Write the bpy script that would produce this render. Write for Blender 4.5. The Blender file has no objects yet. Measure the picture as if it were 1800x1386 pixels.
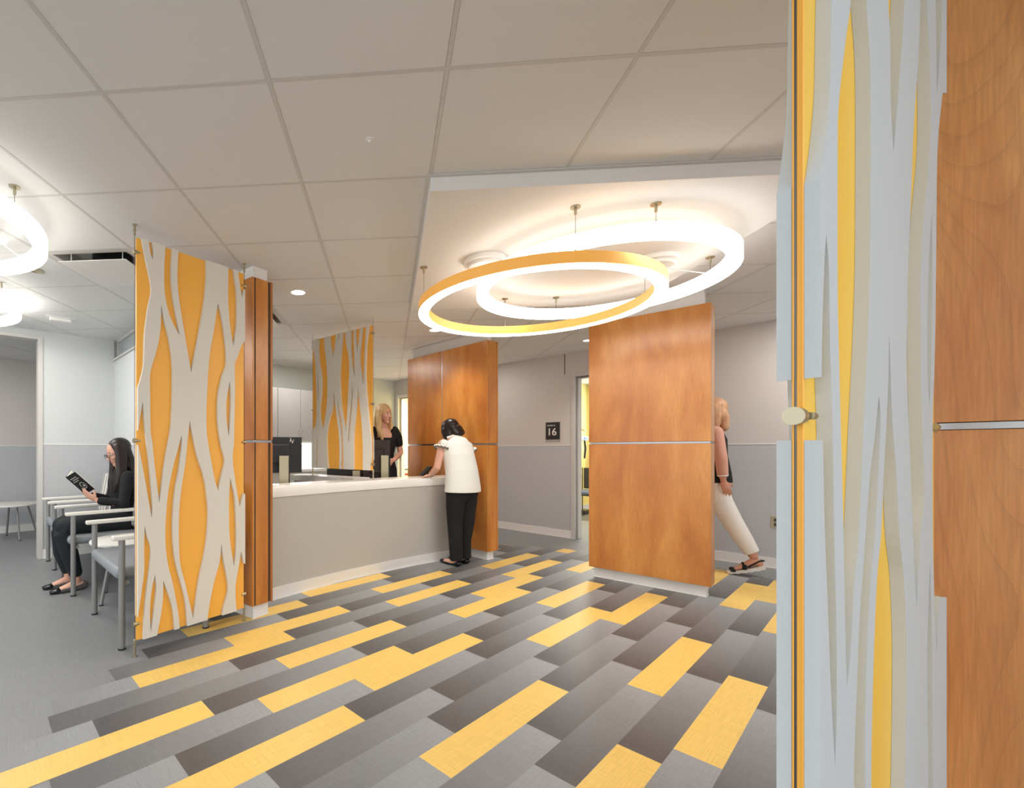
import bpy, bmesh, math, random
from mathutils import Vector, Matrix, Euler
random.seed(7)
PI = math.pi
SC = bpy.context.scene
COL = SC.collection
# ------------------------------------------------------------------ camera, world, exposure
CAMH = 1.178
HT = 2.4557
cam_d = bpy.data.cameras.new('camera')
cam_d.sensor_fit = 'HORIZONTAL'; cam_d.sensor_width = 36.0
cam_d.lens = 805.5 / 1800 * 36.0
cam_d.shift_x = (900 - 613) / 1800.0
cam_d.shift_y = (790.5 - 693) / 1800.0
cam_d.clip_start = 0.02
cam = bpy.data.objects.new('camera', cam_d); COL.objects.link(cam)
cam.location = (0, 0, CAMH); cam.rotation_euler = (PI / 2, 0, 0)
SC.camera = cam
SC.view_settings.view_transform = 'Standard'
SC.view_settings.look = 'None'
SC.view_settings.gamma = 1.0
SC.view_settings.use_curve_mapping = False
SC.view_settings.exposure = 0.36
world = bpy.data.worlds.new('world'); SC.world = world; world.use_nodes = True
world.node_tree.nodes['Background'].inputs[0].default_value = (0.93, 0.97, 1.0, 1)
world.node_tree.nodes['Background'].inputs[1].default_value = 1.5

CU, SU = math.cos(.6943), math.sin(.6943)          # building axes: u across the planks' ends, v away
def uvw(u, v): return (u * CU - v * SU, u * SU + v * CU)

def area_lamp(name, x, y, z, size, power, color=(1, .97, .93), sy=None):
    l = bpy.data.lights.new(name, 'AREA'); l.energy = power; l.color = color
    l.shape = 'RECTANGLE'; l.size = size; l.size_y = sy or size
    o = bpy.data.objects.new(name, l); COL.objects.link(o); o.location = (x, y, z)
    o.rotation_euler = (0, 0, .6943)
    return o

# ------------------------------------------------------------------ materials
def srgb(c):
    r = []
    for v in c[:3]:
        v = v / 255.0
        r.append(v / 12.92 if v <= .04045 else ((v + .055) / 1.055) ** 2.4)
    return (r[0], r[1], r[2], 1)
def mat(name, col, rough=.6, metal=0.0, spec=.5, noise=0.0, scale=20, stretch=(1, 1, 1), bump=0.0, emit=None, es=0, coat=0, sheen=0):
    m = bpy.data.materials.new(name); m.use_nodes = True
    nt = m.node_tree; b = nt.nodes['Principled BSDF']
    b.inputs['Roughness'].default_value = rough; b.inputs['Metallic'].default_value = metal
    b.inputs['Specular IOR Level'].default_value = spec
    c = srgb(col); b.inputs['Base Color'].default_value = c
    if coat: b.inputs['Coat Weight'].default_value = coat; b.inputs['Coat Roughness'].default_value = .12
    if sheen: b.inputs['Sheen Weight'].default_value = sheen
    if noise or bump:
        tc = nt.nodes.new('ShaderNodeTexCoord'); mp = nt.nodes.new('ShaderNodeMapping')
        mp.inputs['Scale'].default_value = stretch
        nz = nt.nodes.new('ShaderNodeTexNoise'); nz.inputs['Scale'].default_value = scale; nz.inputs['Detail'].default_value = 4
        nt.links.new(tc.outputs['Object'], mp.inputs[0]); nt.links.new(mp.outputs[0], nz.inputs['Vector'])
        if noise:
            mr = nt.nodes.new('ShaderNodeMapRange'); mr.inputs['From Min'].default_value = .3; mr.inputs['From Max'].default_value = .7
            mr.inputs['To Min'].default_value = 1 - noise; mr.inputs['To Max'].default_value = 1 + noise
            mx = nt.nodes.new('ShaderNodeVectorMath'); mx.operation = 'SCALE'
            mx.inputs[0].default_value = c[:3]
            nt.links.new(nz.outputs['Fac'], mr.inputs[0]); nt.links.new(mr.outputs[0], mx.inputs['Scale'])
            nt.links.new(mx.outputs[0], b.inputs['Base Color'])
        if bump:
            bp = nt.nodes.new('ShaderNodeBump'); bp.inputs['Strength'].default_value = bump; bp.inputs['Distance'].default_value = .002
            nt.links.new(nz.outputs['Fac'], bp.inputs['Height']); nt.links.new(bp.outputs[0], b.inputs['Normal'])
    if emit:
        b.inputs['Emission Color'].default_value = srgb(emit); b.inputs['Emission Strength'].default_value = es
    return m

def wood_mat(name, base, dark, light, figure=1.0, rough=.3, coat=.35, seed=0.0):
    m = bpy.data.materials.new(name); m.use_nodes = True
    nt = m.node_tree; N = nt.nodes; L = nt.links; b = N['Principled BSDF']
    tc = N.new('ShaderNodeTexCoord')
    mp = N.new('ShaderNodeMapping'); mp.inputs['Scale'].default_value = (2.6, 2.6, .6); mp.inputs['Location'].default_value = (seed, seed * .7, seed * .3)
    L.new(tc.outputs['Object'], mp.inputs[0])
    n1 = N.new('ShaderNodeTexNoise'); n1.inputs['Scale'].default_value = 2.0; n1.inputs['Detail'].default_value = 5; n1.inputs['Distortion'].default_value = .6
    L.new(mp.outputs[0], n1.inputs['Vector'])
    mp2 = N.new('ShaderNodeMapping'); mp2.inputs['Scale'].default_value = (60, 60, 3); mp2.inputs['Location'].default_value = (seed, 0, 0)
    L.new(tc.outputs['Object'], mp2.inputs[0])
    n2 = N.new('ShaderNodeTexNoise'); n2.inputs['Scale'].default_value = 3.0; n2.inputs['Detail'].default_value = 6
    L.new(mp2.outputs[0], n2.inputs['Vector'])
    # cathedral figure lines
    mp3 = N.new('ShaderNodeMapping'); mp3.inputs['Scale'].default_value = (1.0, 1.0, .30); mp3.inputs['Location'].default_value = (seed * .3, 0, seed)
    L.new(tc.outputs['Object'], mp3.inputs[0])
    n3 = N.new('ShaderNodeTexNoise'); n3.inputs['Scale'].default_value = 2.2; n3.inputs['Detail'].default_value = 1.5; n3.inputs['Distortion'].default_value = .25
    L.new(mp3.outputs[0], n3.inputs['Vector'])
    ml = N.new('ShaderNodeMath'); ml.operation = 'MULTIPLY'; ml.inputs[1].default_value = 34
    L.new(n3.outputs['Fac'], ml.inputs[0])
    fr = N.new('ShaderNodeMath'); fr.operation = 'FRACT'; L.new(ml.outputs[0], fr.inputs[0])
    pw = N.new('ShaderNodeMath'); pw.operation = 'POWER'; pw.inputs[1].default_value = 7; L.new(fr.outputs[0], pw.inputs[0])
    cr = N.new('ShaderNodeValToRGB')
    cr.color_ramp.elements[0].position = .30; cr.color_ramp.elements[0].color = srgb(dark)
    cr.color_ramp.elements[1].position = .72; cr.color_ramp.elements[1].color = srgb(light)
    e = cr.color_ramp.elements.new(.5); e.color = srgb(base)
    L.new(n1.outputs['Fac'], cr.inputs[0])
    mr = N.new('ShaderNodeMapRange'); mr.inputs['From Min'].default_value = .3; mr.inputs['From Max'].default_value = .7
    mr.inputs['To Min'].default_value = .86; mr.inputs['To Max'].default_value = 1.1
    L.new(n2.outputs['Fac'], mr.inputs[0])
    fg = N.new('ShaderNodeMapRange'); fg.inputs['To Min'].default_value = 1.0; fg.inputs['To Max'].default_value = 1 - .35 * figure
    L.new(pw.outputs[0], fg.inputs[0])
    mm = N.new('ShaderNodeMath'); mm.operation = 'MULTIPLY'; L.new(mr.outputs[0], mm.inputs[0]); L.new(fg.outputs[0], mm.inputs[1])
    vs = N.new('ShaderNodeVectorMath'); vs.operation = 'SCALE'
    L.new(cr.outputs[0], vs.inputs[0]); L.new(mm.outputs[0], vs.inputs['Scale'])
    L.new(vs.outputs[0], b.inputs['Base Color'])
    b.inputs['Roughness'].default_value = rough
    b.inputs['Coat Weight'].default_value = coat; b.inputs['Coat Roughness'].default_value = .22
    return m

def linen_nodes(nt, vec_scale=1.0):
    """returns a socket with a woven crosshatch factor around 1"""
    N = nt.nodes; L = nt.links
    tc = N.new('ShaderNodeTexCoord')
    outs = []
    for rot, sc in ((.6943, (8, 260, 1)), (.6943, (260, 8, 1))):
        mp = N.new('ShaderNodeMapping'); mp.vector_type = 'TEXTURE'
        mp.inputs['Rotation'].default_value = (0, 0, rot)
        m2 = N.new('ShaderNodeMapping'); m2.inputs['Scale'].default_value = sc
        n = N.new('ShaderNodeTexNoise'); n.inputs['Scale'].default_value = vec_scale; n.inputs['Detail'].default_value = 3
        L.new(tc.outputs['Object'], mp.inputs[0]); L.new(mp.outputs[0], m2.inputs[0]); L.new(m2.outputs[0], n.inputs['Vector'])
        outs.append(n.outputs['Fac'])
    ad = N.new('ShaderNodeMath'); ad.operation = 'ADD'; L.new(outs[0], ad.inputs[0]); L.new(outs[1], ad.inputs[1])
    mr = N.new('ShaderNodeMapRange'); mr.inputs['From Min'].default_value = .7; mr.inputs['From Max'].default_value = 1.3
    mr.inputs['To Min'].default_value = .89; mr.inputs['To Max'].default_value = 1.11
    L.new(ad.outputs[0], mr.inputs[0])
    return mr.outputs[0]
def floor_mat(name, col, col2=None, rough=.38):
    m = bpy.data.materials.new(name); m.use_nodes = True
    nt = m.node_tree; N = nt.nodes; L = nt.links; b = N['Principled BSDF']
    f = linen_nodes(nt)
    vs = N.new('ShaderNodeVectorMath'); vs.operation = 'SCALE'
    if col2:
        uvn = N.new('ShaderNodeUVMap'); uvn.uv_map = 'UVMap'
        sp = N.new('ShaderNodeSeparateXYZ'); L.new(uvn.outputs[0], sp.inputs[0])
        cr = N.new('ShaderNodeValToRGB'); cr.color_ramp.elements[0].color = srgb(col); cr.color_ramp.elements[1].color = srgb(col2)
        cr.color_ramp.elements[0].position = .05; cr.color_ramp.elements[1].position = .95
        L.new(sp.outputs[0], cr.inputs[0]); L.new(cr.outputs[0], vs.inputs[0])
    else:
        vs.inputs[0].default_value = srgb(col)[:3]
    L.new(f, vs.inputs['Scale']); L.new(vs.outputs[0], b.inputs['Base Color'])
    b.inputs['Roughness'].default_value = rough; b.inputs['Specular IOR Level'].default_value = .35
    return m

M = {}
M['floor'] = floor_mat('floor_plain_linen', (136, 138, 140))
M['plank'] = floor_mat('floor_plank_grey', (90, 88, 88), (151, 154, 157))
M['plank_y'] = floor_mat('floor_plank_yellow', (236, 198, 108))
M['tile'] = mat('ceiling_tile', (226, 226, 224), .9, noise=.02, scale=180, bump=.05)
M['tbar'] = mat('ceiling_grid', (208, 206, 202), .6)
M['soffit'] = mat('soffit_paint', (232, 231, 228), .85)
M['paint'] = mat('wall_paint_upper', (208, 202, 196), .8)
M['wains'] = mat('wall_vinyl_lower', (188, 189, 192), .6, noise=.03, scale=40, stretch=(1, 1, 1))
M['paint_light'] = mat('wall_paint_pale', (206, 209, 208), .8)
M['white'] = mat('white_paint', (232, 230, 226), .5)
M['trim'] = mat('trim_paint', (204, 201, 196), .45)
M['yellow_wall'] = mat('yellow_wall_paint', (250, 232, 152), .8)
M['wood'] = wood_mat('maple_veneer', (200, 128, 54), (178, 104, 40), (216, 150, 72), .0)
M['wood_near'] = wood_mat('maple_veneer_figured', (204, 142, 84), (188, 120, 64), (216, 158, 100), .38, rough=.4, coat=.15, seed=3.3)
M['wood_edge'] = mat('maple_edge', (176, 112, 60), .4, noise=.1, scale=30, stretch=(1, 1, .1))
M['metal'] = mat('brushed_metal', (176, 176, 178), .3, 1.0)
M['steel'] = mat('satin_steel_panel_tint', (188, 180, 154), .35, 1.0)  # yellowish because the screen panels' reflection is put into the steel colour
M['cable'] = mat('steel_cable', (110, 104, 96), .4, 1.0)
M['dark'] = mat('dark_reveal', (70, 66, 62), .6)
M['black'] = mat('black_plastic', (20, 20, 22), .35)
M['core'] = mat('orange_resin', (255, 186, 76), .42)
M['relief'] = mat('off_white_felt', (226, 221, 210), .9, noise=.02, scale=300, bump=.12)
M['relief_cool'] = mat('felt_tinted_cool_light', (198, 204, 207), .9, noise=.02, scale=300, bump=.12)  # same felt, with the near screen's cool light put into its colour
M['core_y'] = mat('yellow_resin', (252, 204, 76), .42)
M['desk'] = mat('desk_laminate', (192, 189, 181), .45, noise=.02, scale=200, bump=.03)
M['counter'] = mat('counter_solid_surface', (248, 247, 243), .22)
M['glow'] = mat('ring_diffuser', (255, 255, 255), .5, emit=(255, 250, 243), es=12.0)
M['glow_side'] = mat('ring_diffuser_side', (255, 255, 255), .5, emit=(255, 250, 243), es=4.5)
M['glow_soft'] = mat('lamp_lens', (255, 255, 255), .5, emit=(255, 247, 236), es=6.0)
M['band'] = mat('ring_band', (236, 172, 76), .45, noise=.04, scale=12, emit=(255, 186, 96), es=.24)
M['chair_metal'] = mat('chair_frame_grey', (142, 142, 140), .45, .3)
M['arm'] = mat('armrest_pale', (224, 222, 214), .5)
M['vinyl'] = mat('seat_vinyl', (138, 143, 148), .38)
M['table'] = mat('table_white', (232, 230, 224), .4)
M['rubber'] = mat('rubber_foot', (26, 24, 24), .6)
M['cabinet'] = mat('cabinet_laminate', (178, 174, 170), .5)
M['glass'] = mat('transom_glass', (176, 184, 184), .15, 0, .6)
M['skin'] = mat('skin', (222, 170, 146), .5)
M['skin_warm'] = mat('skin_warm', (206, 146, 116), .5)
M['hair_dark'] = mat('hair_dark', (26, 18, 18), .35, noise=.4, scale=60, stretch=(1, 1, .08))
M['hair_brown'] = mat('hair_dark_brown', (34, 22, 18), .4, noise=.4, scale=60, stretch=(1, 1, .08))
M['hair_blonde'] = mat('hair_blonde', (206, 172, 122), .45, noise=.22, scale=60, stretch=(1, 1, .08))
M['cloth_black'] = mat('cloth_black', (16, 16, 18), .85)
M['cloth_navy'] = mat('cloth_dark_teal', (18, 26, 30), .8)
M['blouse'] = mat('blouse_white', (236, 238, 232), .8, bump=1.0, scale=9, stretch=(3, 3, .35))
M['trim_bw'] = mat('ruffle_trim', (112, 108, 106), .8, noise=.8, scale=160)
M['cloth_white'] = mat('trouser_white', (232, 226, 216), .8)
M['peach'] = mat('sleeve_peach', (214, 160, 138), .8)
M['lips'] = mat('lips', (190, 92, 88), .45)
M['eye'] = mat('eye_dark', (40, 28, 24), .25)
M['brow'] = mat('eyebrow', (60, 42, 34), .8)
M['shoe'] = mat('shoe_grey', (98, 94, 90), .5)
M['patent'] = mat('patent_black', (14, 14, 16), .12)
M['paper'] = mat('paper', (240, 238, 230), .8)
M['cover'] = mat('book_cover', (24, 22, 22), .4)
M['sole'] = mat('sole_white', (226, 222, 212), .7)
M['sign'] = mat('sign_black', (38, 36, 36), .5)
M['sign_grey'] = mat('sign_grey', (176, 166, 158), .5)
M['letters'] = mat('sign_letters', (225, 222, 216), .5)
M['red'] = mat('red_table', (200, 70, 50), .5)
M['gold'] = mat('bracelet', (214, 200, 160), .3, .9)
def stripe_mat():
    m = mat('striped_upholstery', (170, 168, 165), .8)
    nt = m.node_tree; N = nt.nodes; L = nt.links
    tc = N.new('ShaderNodeTexCoord'); sp = N.new('ShaderNodeSeparateXYZ'); L.new(tc.outputs['Object'], sp.inputs[0])
    a = N.new('ShaderNodeMath'); a.operation = 'MULTIPLY'; a.inputs[1].default_value = 9; L.new(sp.outputs[0], a.inputs[0])
    f = N.new('ShaderNodeMath'); f.operation = 'FRACT'; L.new(a.outputs[0], f.inputs[0])
    cr = N.new('ShaderNodeValToRGB'); cr.color_ramp.interpolation = 'CONSTANT'
    e = cr.color_ramp.elements; e[0].position = 0; e[0].color = srgb((226, 222, 212)); e[1].position = .35; e[1].color = srgb((128, 126, 128))
    for p, c in ((.5, (196, 192, 188)), (.62, (150, 146, 146)), (.8, (226, 222, 212))):
        x = e.new(p); x.color = srgb(c)
    L.new(f.outputs[0], cr.inputs[0]); L.new(cr.outputs[0], N['Principled BSDF'].inputs['Base Color'])
    return m
M['stripe'] = stripe_mat()

# ------------------------------------------------------------------ mesh helpers
def smooth_mesh(me, ang=35):
    for p in me.polygons: p.use_smooth = True
    try: me.set_sharp_from_angle(angle=math.radians(ang))
    except Exception: pass
def link(name, me, m, parent=None, smooth=None, loc=None, rotz=0):
    o = bpy.data.objects.new(name, me); COL.objects.link(o)
    if m is not None:
        for x in (m if isinstance(m, (list, tuple)) else [m]): me.materials.append(x)
    if parent is not None: o.parent = parent
    if smooth: smooth_mesh(me, smooth)
    if loc: o.location = loc
    if rotz: o.rotation_euler = (0, 0, rotz)
    return o
def build(name, bm, m, parent=None, smooth=None, bevel=0, seg=2, kind=None, loc=None, rotz=0):
    me = bpy.data.meshes.new(name)
    if bevel:
        bmesh.ops.remove_doubles(bm, verts=bm.verts, dist=1e-6)
        es = [e for e in bm.edges if len(e.link_faces) == 2 and e.calc_face_angle(0) > .5]
        bmesh.ops.bevel(bm, geom=es, offset=bevel, segments=seg, affect='EDGES', profile=.5, clamp_overlap=True)
    bm.normal_update(); bm.to_mesh(me); bm.free()
    o = link(name, me, m, parent, smooth, loc, rotz)
    if kind: o['kind'] = kind
    return o
def thing(name, label, cat, loc=(0, 0, 0), rotz=0, group=None):
    o = bpy.data.objects.new(name, None); COL.objects.link(o); o.empty_display_size = .1
    o.location = loc; o.rotation_euler = (0, 0, rotz); o['label'] = label; o['category'] = cat
    if group: o['group'] = group
    return o
def tag(o, label, cat, group=None):
    o['label'] = label; o['category'] = cat
    if group: o['group'] = group
    return o
def B(): return bmesh.new()
def box(bm, x0, x1, y0, y1, z0, z1, mi=0, mtx=None):
    vs = [bm.verts.new((x, y, z)) for z in (z0, z1) for y in (y0, y1) for x in (x0, x1)]
    for f in ((0, 2, 3, 1), (4, 5, 7, 6), (0, 1, 5, 4), (2, 6, 7, 3), (0, 4, 6, 2), (1, 3, 7, 5)):
        fc = bm.faces.new([vs[i] for i in f]); fc.material_index = mi
    if mtx is not None: bmesh.ops.transform(bm, matrix=mtx, verts=vs)
    return vs
def prism(bm, pts, z0, z1, mi=0, mtx=None):
    """polygon (x,y) list extruded in z"""
    a = [bm.verts.new((x, y, z0)) for x, y in pts]; b = [bm.verts.new((x, y, z1)) for x, y in pts]
    n = len(pts)
    ar = sum(pts[i][0] * pts[(i + 1) % n][1] - pts[(i + 1) % n][0] * pts[i][1] for i in range(n))
    if ar < 0: a.reverse(); b.reverse()
    f1 = bm.faces.new(a[::-1]); f2 = bm.faces.new(b); fs = [f1, f2]
    for i in range(n): fs.append(bm.faces.new((a[i], a[(i + 1) % n], b[(i + 1) % n], b[i])))
    for f in fs: f.material_index = mi
    if mtx is not None: bmesh.ops.transform(bm, matrix=mtx, verts=a + b)
    return a + b
def cyl(bm, p0, p1, r0, r1=None, n=16, mi=0, cap=True):
    p0, p1 = Vector(p0), Vector(p1); r1 = r0 if r1 is None else r1
    d = (p1 - p0).normalized(); s = d.orthogonal().normalized(); t = d.cross(s)
    A_ = [bm.verts.new(p0 + r0 * (math.cos(2 * PI * k / n) * s + math.sin(2 * PI * k / n) * t)) for k in range(n)]
    B_ = [bm.verts.new(p1 + r1 * (math.cos(2 * PI * k / n) * s + math.sin(2 * PI * k / n) * t)) for k in range(n)]
    for k in range(n):
        f = bm.faces.new((A_[k], A_[(k + 1) % n], B_[(k + 1) % n], B_[k])); f.material_index = mi
    if cap:
        bm.faces.new(A_[::-1]).material_index = mi; bm.faces.new(B_).material_index = mi
def ringmesh(bm, r_in, r_out, z0, z1, n=128, faces=('in', 'out', 'bot', 'top'), mi=None):
    mi = mi or {}
    def loop(r, z): return [bm.verts.new((r * math.cos(2 * PI * k / n), r * math.sin(2 * PI * k / n), z)) for k in range(n)]
    oi, oo, ti, to = loop(r_in, z0), loop(r_out, z0), loop(r_in, z1), loop(r_out, z1)
    for k in range(n):
        j = (k + 1) % n
        if 'out' in faces: bm.faces.new((oo[k], oo[j], to[j], to[k])).material_index = mi.get('out', 0)
        if 'in' in faces: bm.faces.new((oi[j], oi[k], ti[k], ti[j])).material_index = mi.get('in', 0)
        if 'bot' in faces: bm.faces.new((oo[j], oo[k], oi[k], oi[j])).material_index = mi.get('bot', 0)
        if 'top' in faces: bm.faces.new((to[k], to[j], ti[j], ti[k])).material_index = mi.get('top', 0)
    bmesh.ops.delete(bm, geom=[v for v in bm.verts if not v.link_faces], context='VERTS')
def loft(bm, secs, cap=True, mi=0):
    """secs: list of point loops of equal length"""
    loops = [[bm.verts.new(p) for p in s] for s in secs]; n = len(loops[0])
    for a, b in zip(loops, loops[1:]):
        for k in range(n):
            bm.faces.new((a[k], a[(k + 1) % n], b[(k + 1) % n], b[k])).material_index = mi
    if cap:
        bm.faces.new(loops[0][::-1]).material_index = mi; bm.faces.new(loops[-1]).material_index = mi
def tube(bm, pts, rad, n=14, side=None, capr=True):
    """round-ended limb along pts; rad entries r or (a, b) with a along `side`"""
    P = [Vector(p) for p in pts]; R = [(r, r) if not isinstance(r, (tuple, list)) else r for r in rad]
    secs = []; s = None
    for i, p in enumerate(P):
        d = (P[min(i + 1, len(P) - 1)] - P[max(i - 1, 0)])
        d.normalize()
        if side is not None:
            s = Vector(side); s = (s - d * s.dot(d)).normalized()
        else:
            s = d.orthogonal().normalized() if s is None else (s - d * s.dot(d)).normalized()
        t = d.cross(s)
        def loop(c, a, b): return [c + a * math.cos(2 * PI * k / n) * s + b * math.sin(2 * PI * k / n) * t for k in range(n)]
        a, b = R[i]
        if i == 0 and capr:
            for q in (80, 55, 30):
                w = math.radians(q); secs.append(loop(p - d * min(a, b) * math.sin(w), a * math.cos(w), b * math.cos(w)))
        secs.append(loop(p, a, b))
        if i == len(P) - 1 and capr:
            for q in (30, 55, 80):
                w = math.radians(q); secs.append(loop(p + d * min(a, b) * math.sin(w), a * math.cos(w), b * math.cos(w)))
    loft(bm, secs)
def ball(bm, c, r, rot=None, seg=20):
    r = (r, r, r) if not isinstance(r, (tuple, list)) else r
    mt = Matrix.Translation(Vector(c)) @ (rot.to_4x4() if rot is not None else Matrix.Identity(4)) @ Matrix.Diagonal((r[0], r[1], r[2], 1))
    bmesh.ops.create_uvsphere(bm, u_segments=seg, v_segments=max(8, seg // 2), radius=1.0, matrix=mt)
def torus(bm, c, R, r, n=32, m=8, rot=None, sx=1, sy=1):
    rot = rot.to_4x4() if rot is not None else Matrix.Identity(4)
    mt = Matrix.Translation(Vector(c)) @ rot
    L_ = [[bm.verts.new(mt @ Vector(((R + r * math.cos(2 * PI * j / m)) * math.cos(2 * PI * k / n) * sx, (R + r * math.cos(2 * PI * j / m)) * math.sin(2 * PI * k / n) * sy, r * math.sin(2 * PI * j / m)))) for j in range(m)] for k in range(n)]
    for k in range(n):
        for j in range(m):
            bm.faces.new((L_[k][j], L_[(k + 1) % n][j], L_[(k + 1) % n][(j + 1) % m], L_[k][(j + 1) % m]))
def evaluated(o):
    dg = bpy.context.evaluated_depsgraph_get(); dg.update()
    return bpy.data.meshes.new_from_object(o.evaluated_get(dg), depsgraph=dg)
def fuse(name, bm, m, parent=None, voxel=.006, smooth=4):
    """union of the overlapping shapes in bm as one continuous skin"""
    bmesh.ops.recalc_face_normals(bm, faces=bm.faces)
    me = bpy.data.meshes.new(name); bm.to_mesh(me); bm.free()
    o = bpy.data.objects.new(name, me); COL.objects.link(o)
    r = o.modifiers.new('r', 'REMESH'); r.mode = 'VOXEL'; r.voxel_size = voxel; r.use_smooth_shade = True
    if smooth:
        s = o.modifiers.new('s', 'SMOOTH'); s.factor = .5; s.iterations = smooth
    me2 = evaluated(o); o.modifiers.clear(); o.data = me2; bpy.data.meshes.remove(me)
    me2.name = name; me2.materials.clear()
    me2.materials.append(m)
    for p in me2.polygons: p.use_smooth = True
    if parent is not None: o.parent = parent
    return o
def catmull(pts, closed=True, sub=4, sharp=50):
    """smooth closed outline, keeping its sharp corners"""
    n = len(pts); out = []
    def corner(i):
        a = Vector(pts[(i - 1) % n]); b = Vector(pts[i % n]); c = Vector(pts[(i + 1) % n])
        d1, d2 = (b - a), (c - b)
        if d1.length < 1e-6 or d2.length < 1e-6: return True
        return math.degrees(d1.angle(d2)) > sharp
    K = [corner(i) for i in range(n)]
    for i in range(n):
        p1 = Vector(pts[i]); p2 = Vector(pts[(i + 1) % n])
        p0 = p1 * 2 - p2 if K[i] else Vector(pts[(i - 1) % n])
        p3 = p2 * 2 - p1 if K[(i + 1) % n] else Vector(pts[(i + 2) % n])
        for k in range(sub):
            t = k / sub
            q = .5 * ((2 * p1) + (p2 - p0) * t + (2 * p0 - 5 * p1 + 4 * p2 - p3) * t * t + (3 * p1 - p0 - 3 * p2 + p3) * t ** 3)
            out.append((q.x, q.y))
    return out
# ------------------------------------------------------------------ added fill lights (no fixtures modelled)
def lamp_under(x, y, z, size, power, color=(1, .94, .86)):
    return area_lamp('ceiling_lamp_light', x, y, z, size, power, color)
# unseen fill lights added behind and beside the camera, without fixtures
for (x, y, s, p) in ((-1.0, -.9, .6, 14), (1.2, -1.0, .6, 14), (-2.9, .6, .6, 30), (3.1, 1.3, .6, 12)):
    area_lamp('lobby_fill_light', x, y, HT - .02, s, p)

# ------------------------------------------------------------------ floor
PW, PL, V0 = .1524, .9144, -.0412
ROW_U = {-1: .5, 0: .2, 1: .75, 2: .012, 3: .307, 4: .169, 5: .715, 6: .017, 7: .417, 8: .64, 9: .837, 10: .415, 11: .613, 12: .138,
         13: .843, 14: .417, 15: .205, 16: .655, 17: .318, 18: .786, 19: .154, 20: .277, 21: .6, 22: .1, 23: .45, 24: .8, 25: .3, 26: .7}
YEL = {3: (2.12, 3.93), 4: (1.087, 4.73), 5: (2.54, 4.36), 7: (1.33, 4.99), 8: (3.37,), 9: (2.68,), 10: (.41,), 11: (1.53, 3.36), 12: (1.05,),
       13: (-.07, 2.68, 4.51), 14: (1.33, 3.16), 15: (3.86,), 16: (.65, 2.485, 5.23), 17: (1.232, 3.98), 18: (2.615,), 19: (1.07,), 20: (2.11,),
       2: (.93,), 1: (1.66,), 0: (3.0,), -1: (1.4,)}
LEFT = {13: -.4, 14: .12, 15: .272, 16: .30, 17: .58, 18: .786, 19: 1.06, 20: 1.3, 21: 1.5, 22: 1.5, 23: 1.7, 24: 1.7, 25: 1.9, 26: 1.9}
bm = B(); uvl = bm.loops.layers.uv.new('UVMap')
def quad_uv(u0, u1, v0, v1, g0, g1, mi, z=0):
    vs = [bm.verts.new((*uvw(a, b), z)) for a, b in ((u0, v0), (u1, v0), (u1, v1), (u0, v1))]
    f = bm.faces.new(vs); f.material_index = mi
    for l, g in zip(f.loops, (g0, g1, g1, g0)): l[uvl].uv = (g, 0)
vs = [bm.verts.new(p) for p in ((-9, -4, -.0012), (11, -4, -.0012), (11, 13, -.0012), (-9, 13, -.0012))]
bm.faces.new(vs).material_index = 0
UC, VC, RC = 2.93, 1.37, 2.75
for r in range(-9, 27):
    v = V0 + r * PW; vc = v + PW / 2
    if abs(vc - VC) > RC: continue
    half = math.sqrt(RC * RC - (vc - VC) ** 2)
    lo, hi = LEFT.get(r, UC - half), UC + half
    u0 = ROW_U.get(r, random.random() * PL)
    k = math.floor((lo - u0) / PL)
    while u0 + k * PL < hi:
        a, b = u0 + k * PL, u0 + (k + 1) * PL; k += 1
        a2, b2 = max(a, lo), min(b, hi)
        if b2 - a2 < .12: continue
        y = any(abs(a - q) < .14 for q in YEL.get(r, ()))
        quad_uv(a2, b2, v, v + PW, (a2 - a) / PL, (b2 - a) / PL, 2 if y else 1)
build('floor', bm, [M['floor'], M['plank'], M['plank_y']], kind='structure')

# ------------------------------------------------------------------ ceiling grid
TH = .0856; OX, OZ, T = -1.5434, 1.085, .6096
def cg(i, j): return (OX + T * (i * math.cos(TH) + j * math.sin(TH)), OZ + T * (-i * math.sin(TH) + j * math.cos(TH)))
SOFF = {(i, j) for i in (3, 4, 5) for j in (2, 3, 4)}
AIR = {(-1, 3), (0, 5)}
bm = B(); g = .0082 / T
for i in range(-13, 17):
    for j in range(-7, 20):
        if (i, j) in SOFF or (i, j) in AIR: continue
        c = [cg(i + g, j + g), cg(i + 1 - g, j + g), cg(i + 1 - g, j + 1 - g), cg(i + g, j + 1 - g)]
        prism(bm, c, HT, HT + .02, 0)
for i in range(-13, 18):
    w = .0074 / T
    prism(bm, [cg(i - w, -7), cg(i + w, -7), cg(i + w, 20), cg(i - w, 20)], HT - .0012, HT + .012, 1)
for j in range(-7, 21):
    w = .0074 / T
    prism(bm, [cg(-13, j - w), cg(17, j - w), cg(17, j + w), cg(-13, j + w)], HT - .0009, HT + .0124, 1)
prism(bm, [cg(-13, -7), cg(17, -7), cg(17, 20), cg(-13, 20)], HT + .26, HT + .28, 0)
build('ceiling', bm, [M['tile'], M['tbar']], kind='structure')
bm = B()
prism(bm, [cg(3, 2), cg(6, 2), cg(6, 5), cg(3, 5)], HT - .069, HT + .02)
build('ceiling_soffit', bm, M['soffit'], kind='structure', bevel=.002)
bm = B(); w = .02 / T
prism(bm, [cg(3 - w, 2 - w), cg(6 + w, 2 - w), cg(6 + w, 5 + w), cg(3 - w, 5 + w)], HT - .006, HT - .001)
build('trim_1', bm, M['tbar'], kind='structure')

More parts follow.
